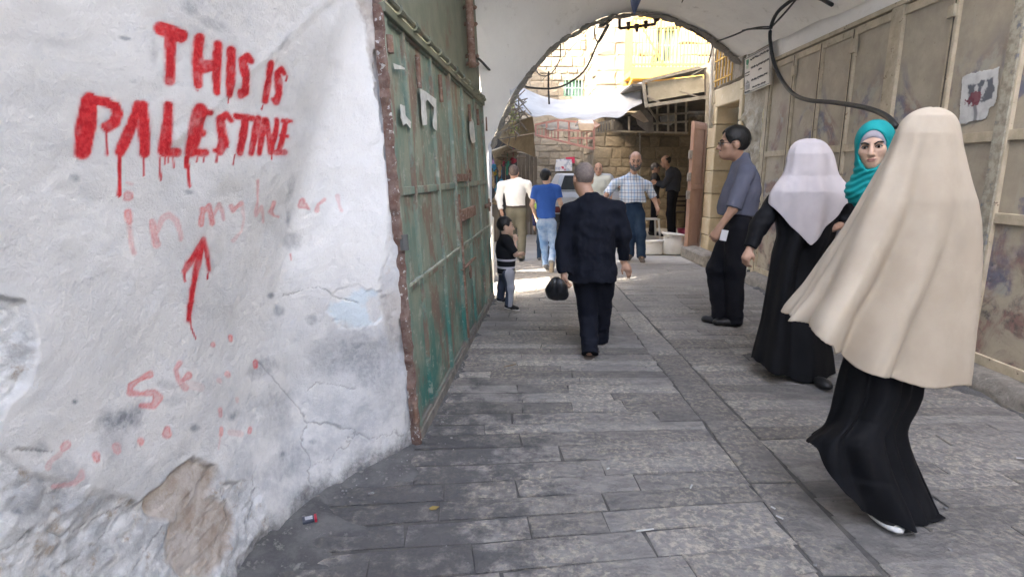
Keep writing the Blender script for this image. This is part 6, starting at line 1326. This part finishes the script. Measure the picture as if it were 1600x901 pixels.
P.hair(front=.035, puff=1.04, h=.006); P.top('sweater', m_swe, .007, .66, sleeve=.86, wid=1.10, dep=.86, loose=.012, amp=.006, seed=2); P.trousers(m_trk, .007, wid=1.05, hem=.03, seed=8, amp=.007); P.shoe('L', m_shoe, m_wplast); P.shoe('R', m_shoe, m_wplast)
# ---- man in the white shirt
m_wsh = cloth('white_cotton', (.84, .82, .77), (.78, .76, .71), .9, 400, .1); m_kha = cloth('khaki_cotton', (.175, .16, .115), (.15, .135, .095))
P = Person('man walking away in a white shirt and khaki trousers beside the stall', (G(808, 407).x, 9.25, 0), 6, 1.60,
    px=dict(head=(803, 269, .0), LS=(783, 290, 0), RS=(824, 288, 0), LE=(779, 308, 0), LW=(783, 328, -.05), RE=(831, 304, .05), RW=(838, 318, .16), chest=(805, 298, 0), pelvis=(806, 325, 0), LH=(800, 332, 0), RH=(813, 332, 0), LK=(799, 364, .12), RK=(816, 364, 0), LA=(801, 392, .3), RA=(814, 400, -.05), LT=(800, 396, .5), RT=(816, 405, .1)))
P.body(.011, hm=rotm(R(-8), R(-4), 0), hs=1.05, face=False); P.hair(mottle('brown_grey_hair', (.085, .06, .05), (.13, .10, .085), 60, .8), front=.0, bald=.085); P.top('shirt', m_wsh, .011, .99, wid=1.10, dep=.82, long=True, loose=.014, amp=.012, seed=22); P.trousers(m_kha, .011, wid=1.16, hem=.03, seed=2, top=1.01); P.shoe('L'); P.shoe('R')
S = SDF(); S.cap(P.J['pelvis']+np.array((0, 0, .03)), P.J['pelvis']+np.array((0, 0, .05)), .165, None, .01, (1, .82, 1)); putlocal('belt', S.mesh(.01, lambda X, Y, Z: (np.abs(Z-P.J['pelvis'][2]-.028)-.016).astype(np.float32)), m_sandal, P.e)
# ---- boy in the blue T shirt
m_blue = cloth('blue_jersey', (.045, .12, .42), (.035, .10, .35)); m_lj = mottle('faded_denim', (.13, .24, .44), (.40, .50, .64), 4, .9, .3, .004, 200, (.07, .14, .30), 6)
P = Person('boy walking away in a blue T-shirt and faded jeans with his right heel lifted', (G(856, 418).x, 8.3, 0), -4, 1.50,
    px=dict(head=(853, 276, 0), LS=(837, 297, 0), RS=(870, 296, 0), LE=(831, 320, -.02), LW=(838, 340, .08), RE=(876, 318, -.03), RW=(880, 334, .14), chest=(853, 306, 0), pelvis=(854, 343, 0), LH=(847, 352, 0), RH=(861, 352, 0), LK=(850, 384, .08), RK=(865, 382, .06), LA=(853, 412, .1), RA=(862, 406, -.22), LT=(853, 415, .3), RT=(862, 425, -.14)))
P.body(.010, hm=rotm(R(-24), 0, 0), hs=1.02, skin=m_skin2); P.hair(front=.02, puff=1.06); P.top('shirt', m_blue, .010, .915, sleeve=.62, wid=1.02, dep=.8, loose=.014, amp=.009, seed=31, collar=False); P.trousers(m_lj, .010, wid=1.0, hem=.04, seed=12, top=.98, taper=.9)
m_snk = mottle('grey_trainer', (.20, .19, .18), (.12, .12, .13), 20); P.shoe('L', m_snk); P.shoe('R', m_snk, mottle('tan_sole', (.30, .25, .19), (.24, .2, .15), 12))
# ---- small child in front of the blue boy
P = Person('small child mostly hidden in front of the boy in blue', (G(848, 404).x, 9.35, 0), 0, 1.12, off=dict(LE=(.0, .02, .03)))
P.body(.011, face=False, skin=m_skin2, hs=1.2); P.hair(); P.top('shirt', mottle('navy_top', (.025, .03, .09), (.03, .035, .11), 9), .011, .86, long=True, loose=.008, amp=.006); P.top('vest', mottle('lime_vest', (.30, .42, .08), (.26, .38, .07), 9), .011, .95, sleeve=.25, loose=.018, amp=.006)
P.trousers(m_jean, .011, hem=.03); P.shoe('L', m_snk); P.shoe('R', m_snk)
# ---- man in the pale shirt behind
P = Person('older man in a pale shirt standing behind the suited man near the car', (atY(936, 300, 10.9).x, 10.9, 0), 172, 1.66, px=dict(head=(935, 264, 0)))
P.body(.012, hs=1.02, brow=m_hairg); P.hair(m_hairg, front=-.005, bald=.06); P.top('shirt', cloth('pale_green_shirt', (.52, .53, .46), (.46, .47, .41)), .012, .9, sleeve=.9, wid=1.0, loose=.01, seed=41); P.trousers(m_dtr, .013); P.shoe('L'); P.shoe('R')
# ---- two men at the back
m_dgs = cloth('charcoal_shirt', (.052, .055, .064), (.044, .046, .054))
P = Person('man in a charcoal shirt with his back half turned by the far wall', (G(1040, 366).x, 13.0, 0), 62, 1.86,
    px=dict(head=(1040, 252, 0), neck=(1046, 263, .02), LS=(1048, 274, -.15), RS=(1046, 274, .16), LE=(1036, 290, -.2), LW=(1026, 286, -.1), RE=(1038, 288, .2), RW=(1026, 284, .1)))
P.body(.012, hm=rotm(R(20), R(-12), 0), hs=1.0); P.hair(m_hair, front=-.02, bald=.05); P.top('shirt', m_dgs, .012, .97, long=True, wid=1.12, dep=.9, loose=.012, seed=51); P.trousers(m_dtr, .012, wid=1.05, hem=.03); P.shoe('L'); P.shoe('R')
P = Person('man with bowed head facing the man in the charcoal shirt at the far wall', (atY(1023, 300, 13.3).x, 13.3, 0), -100, 1.70, px=dict(head=(1024, 263, 0)))
P.body(.012, hm=rotm(0, R(-16), 0), hs=1.0); P.hair(m_hairg, front=.03); P.top('shirt', mottle('dark_top', (.03, .028, .028), (.045, .04, .04), 9), .013, .95, long=True, loose=.01); P.trousers(m_dtr, .013); P.shoe('L'); P.shoe('R')
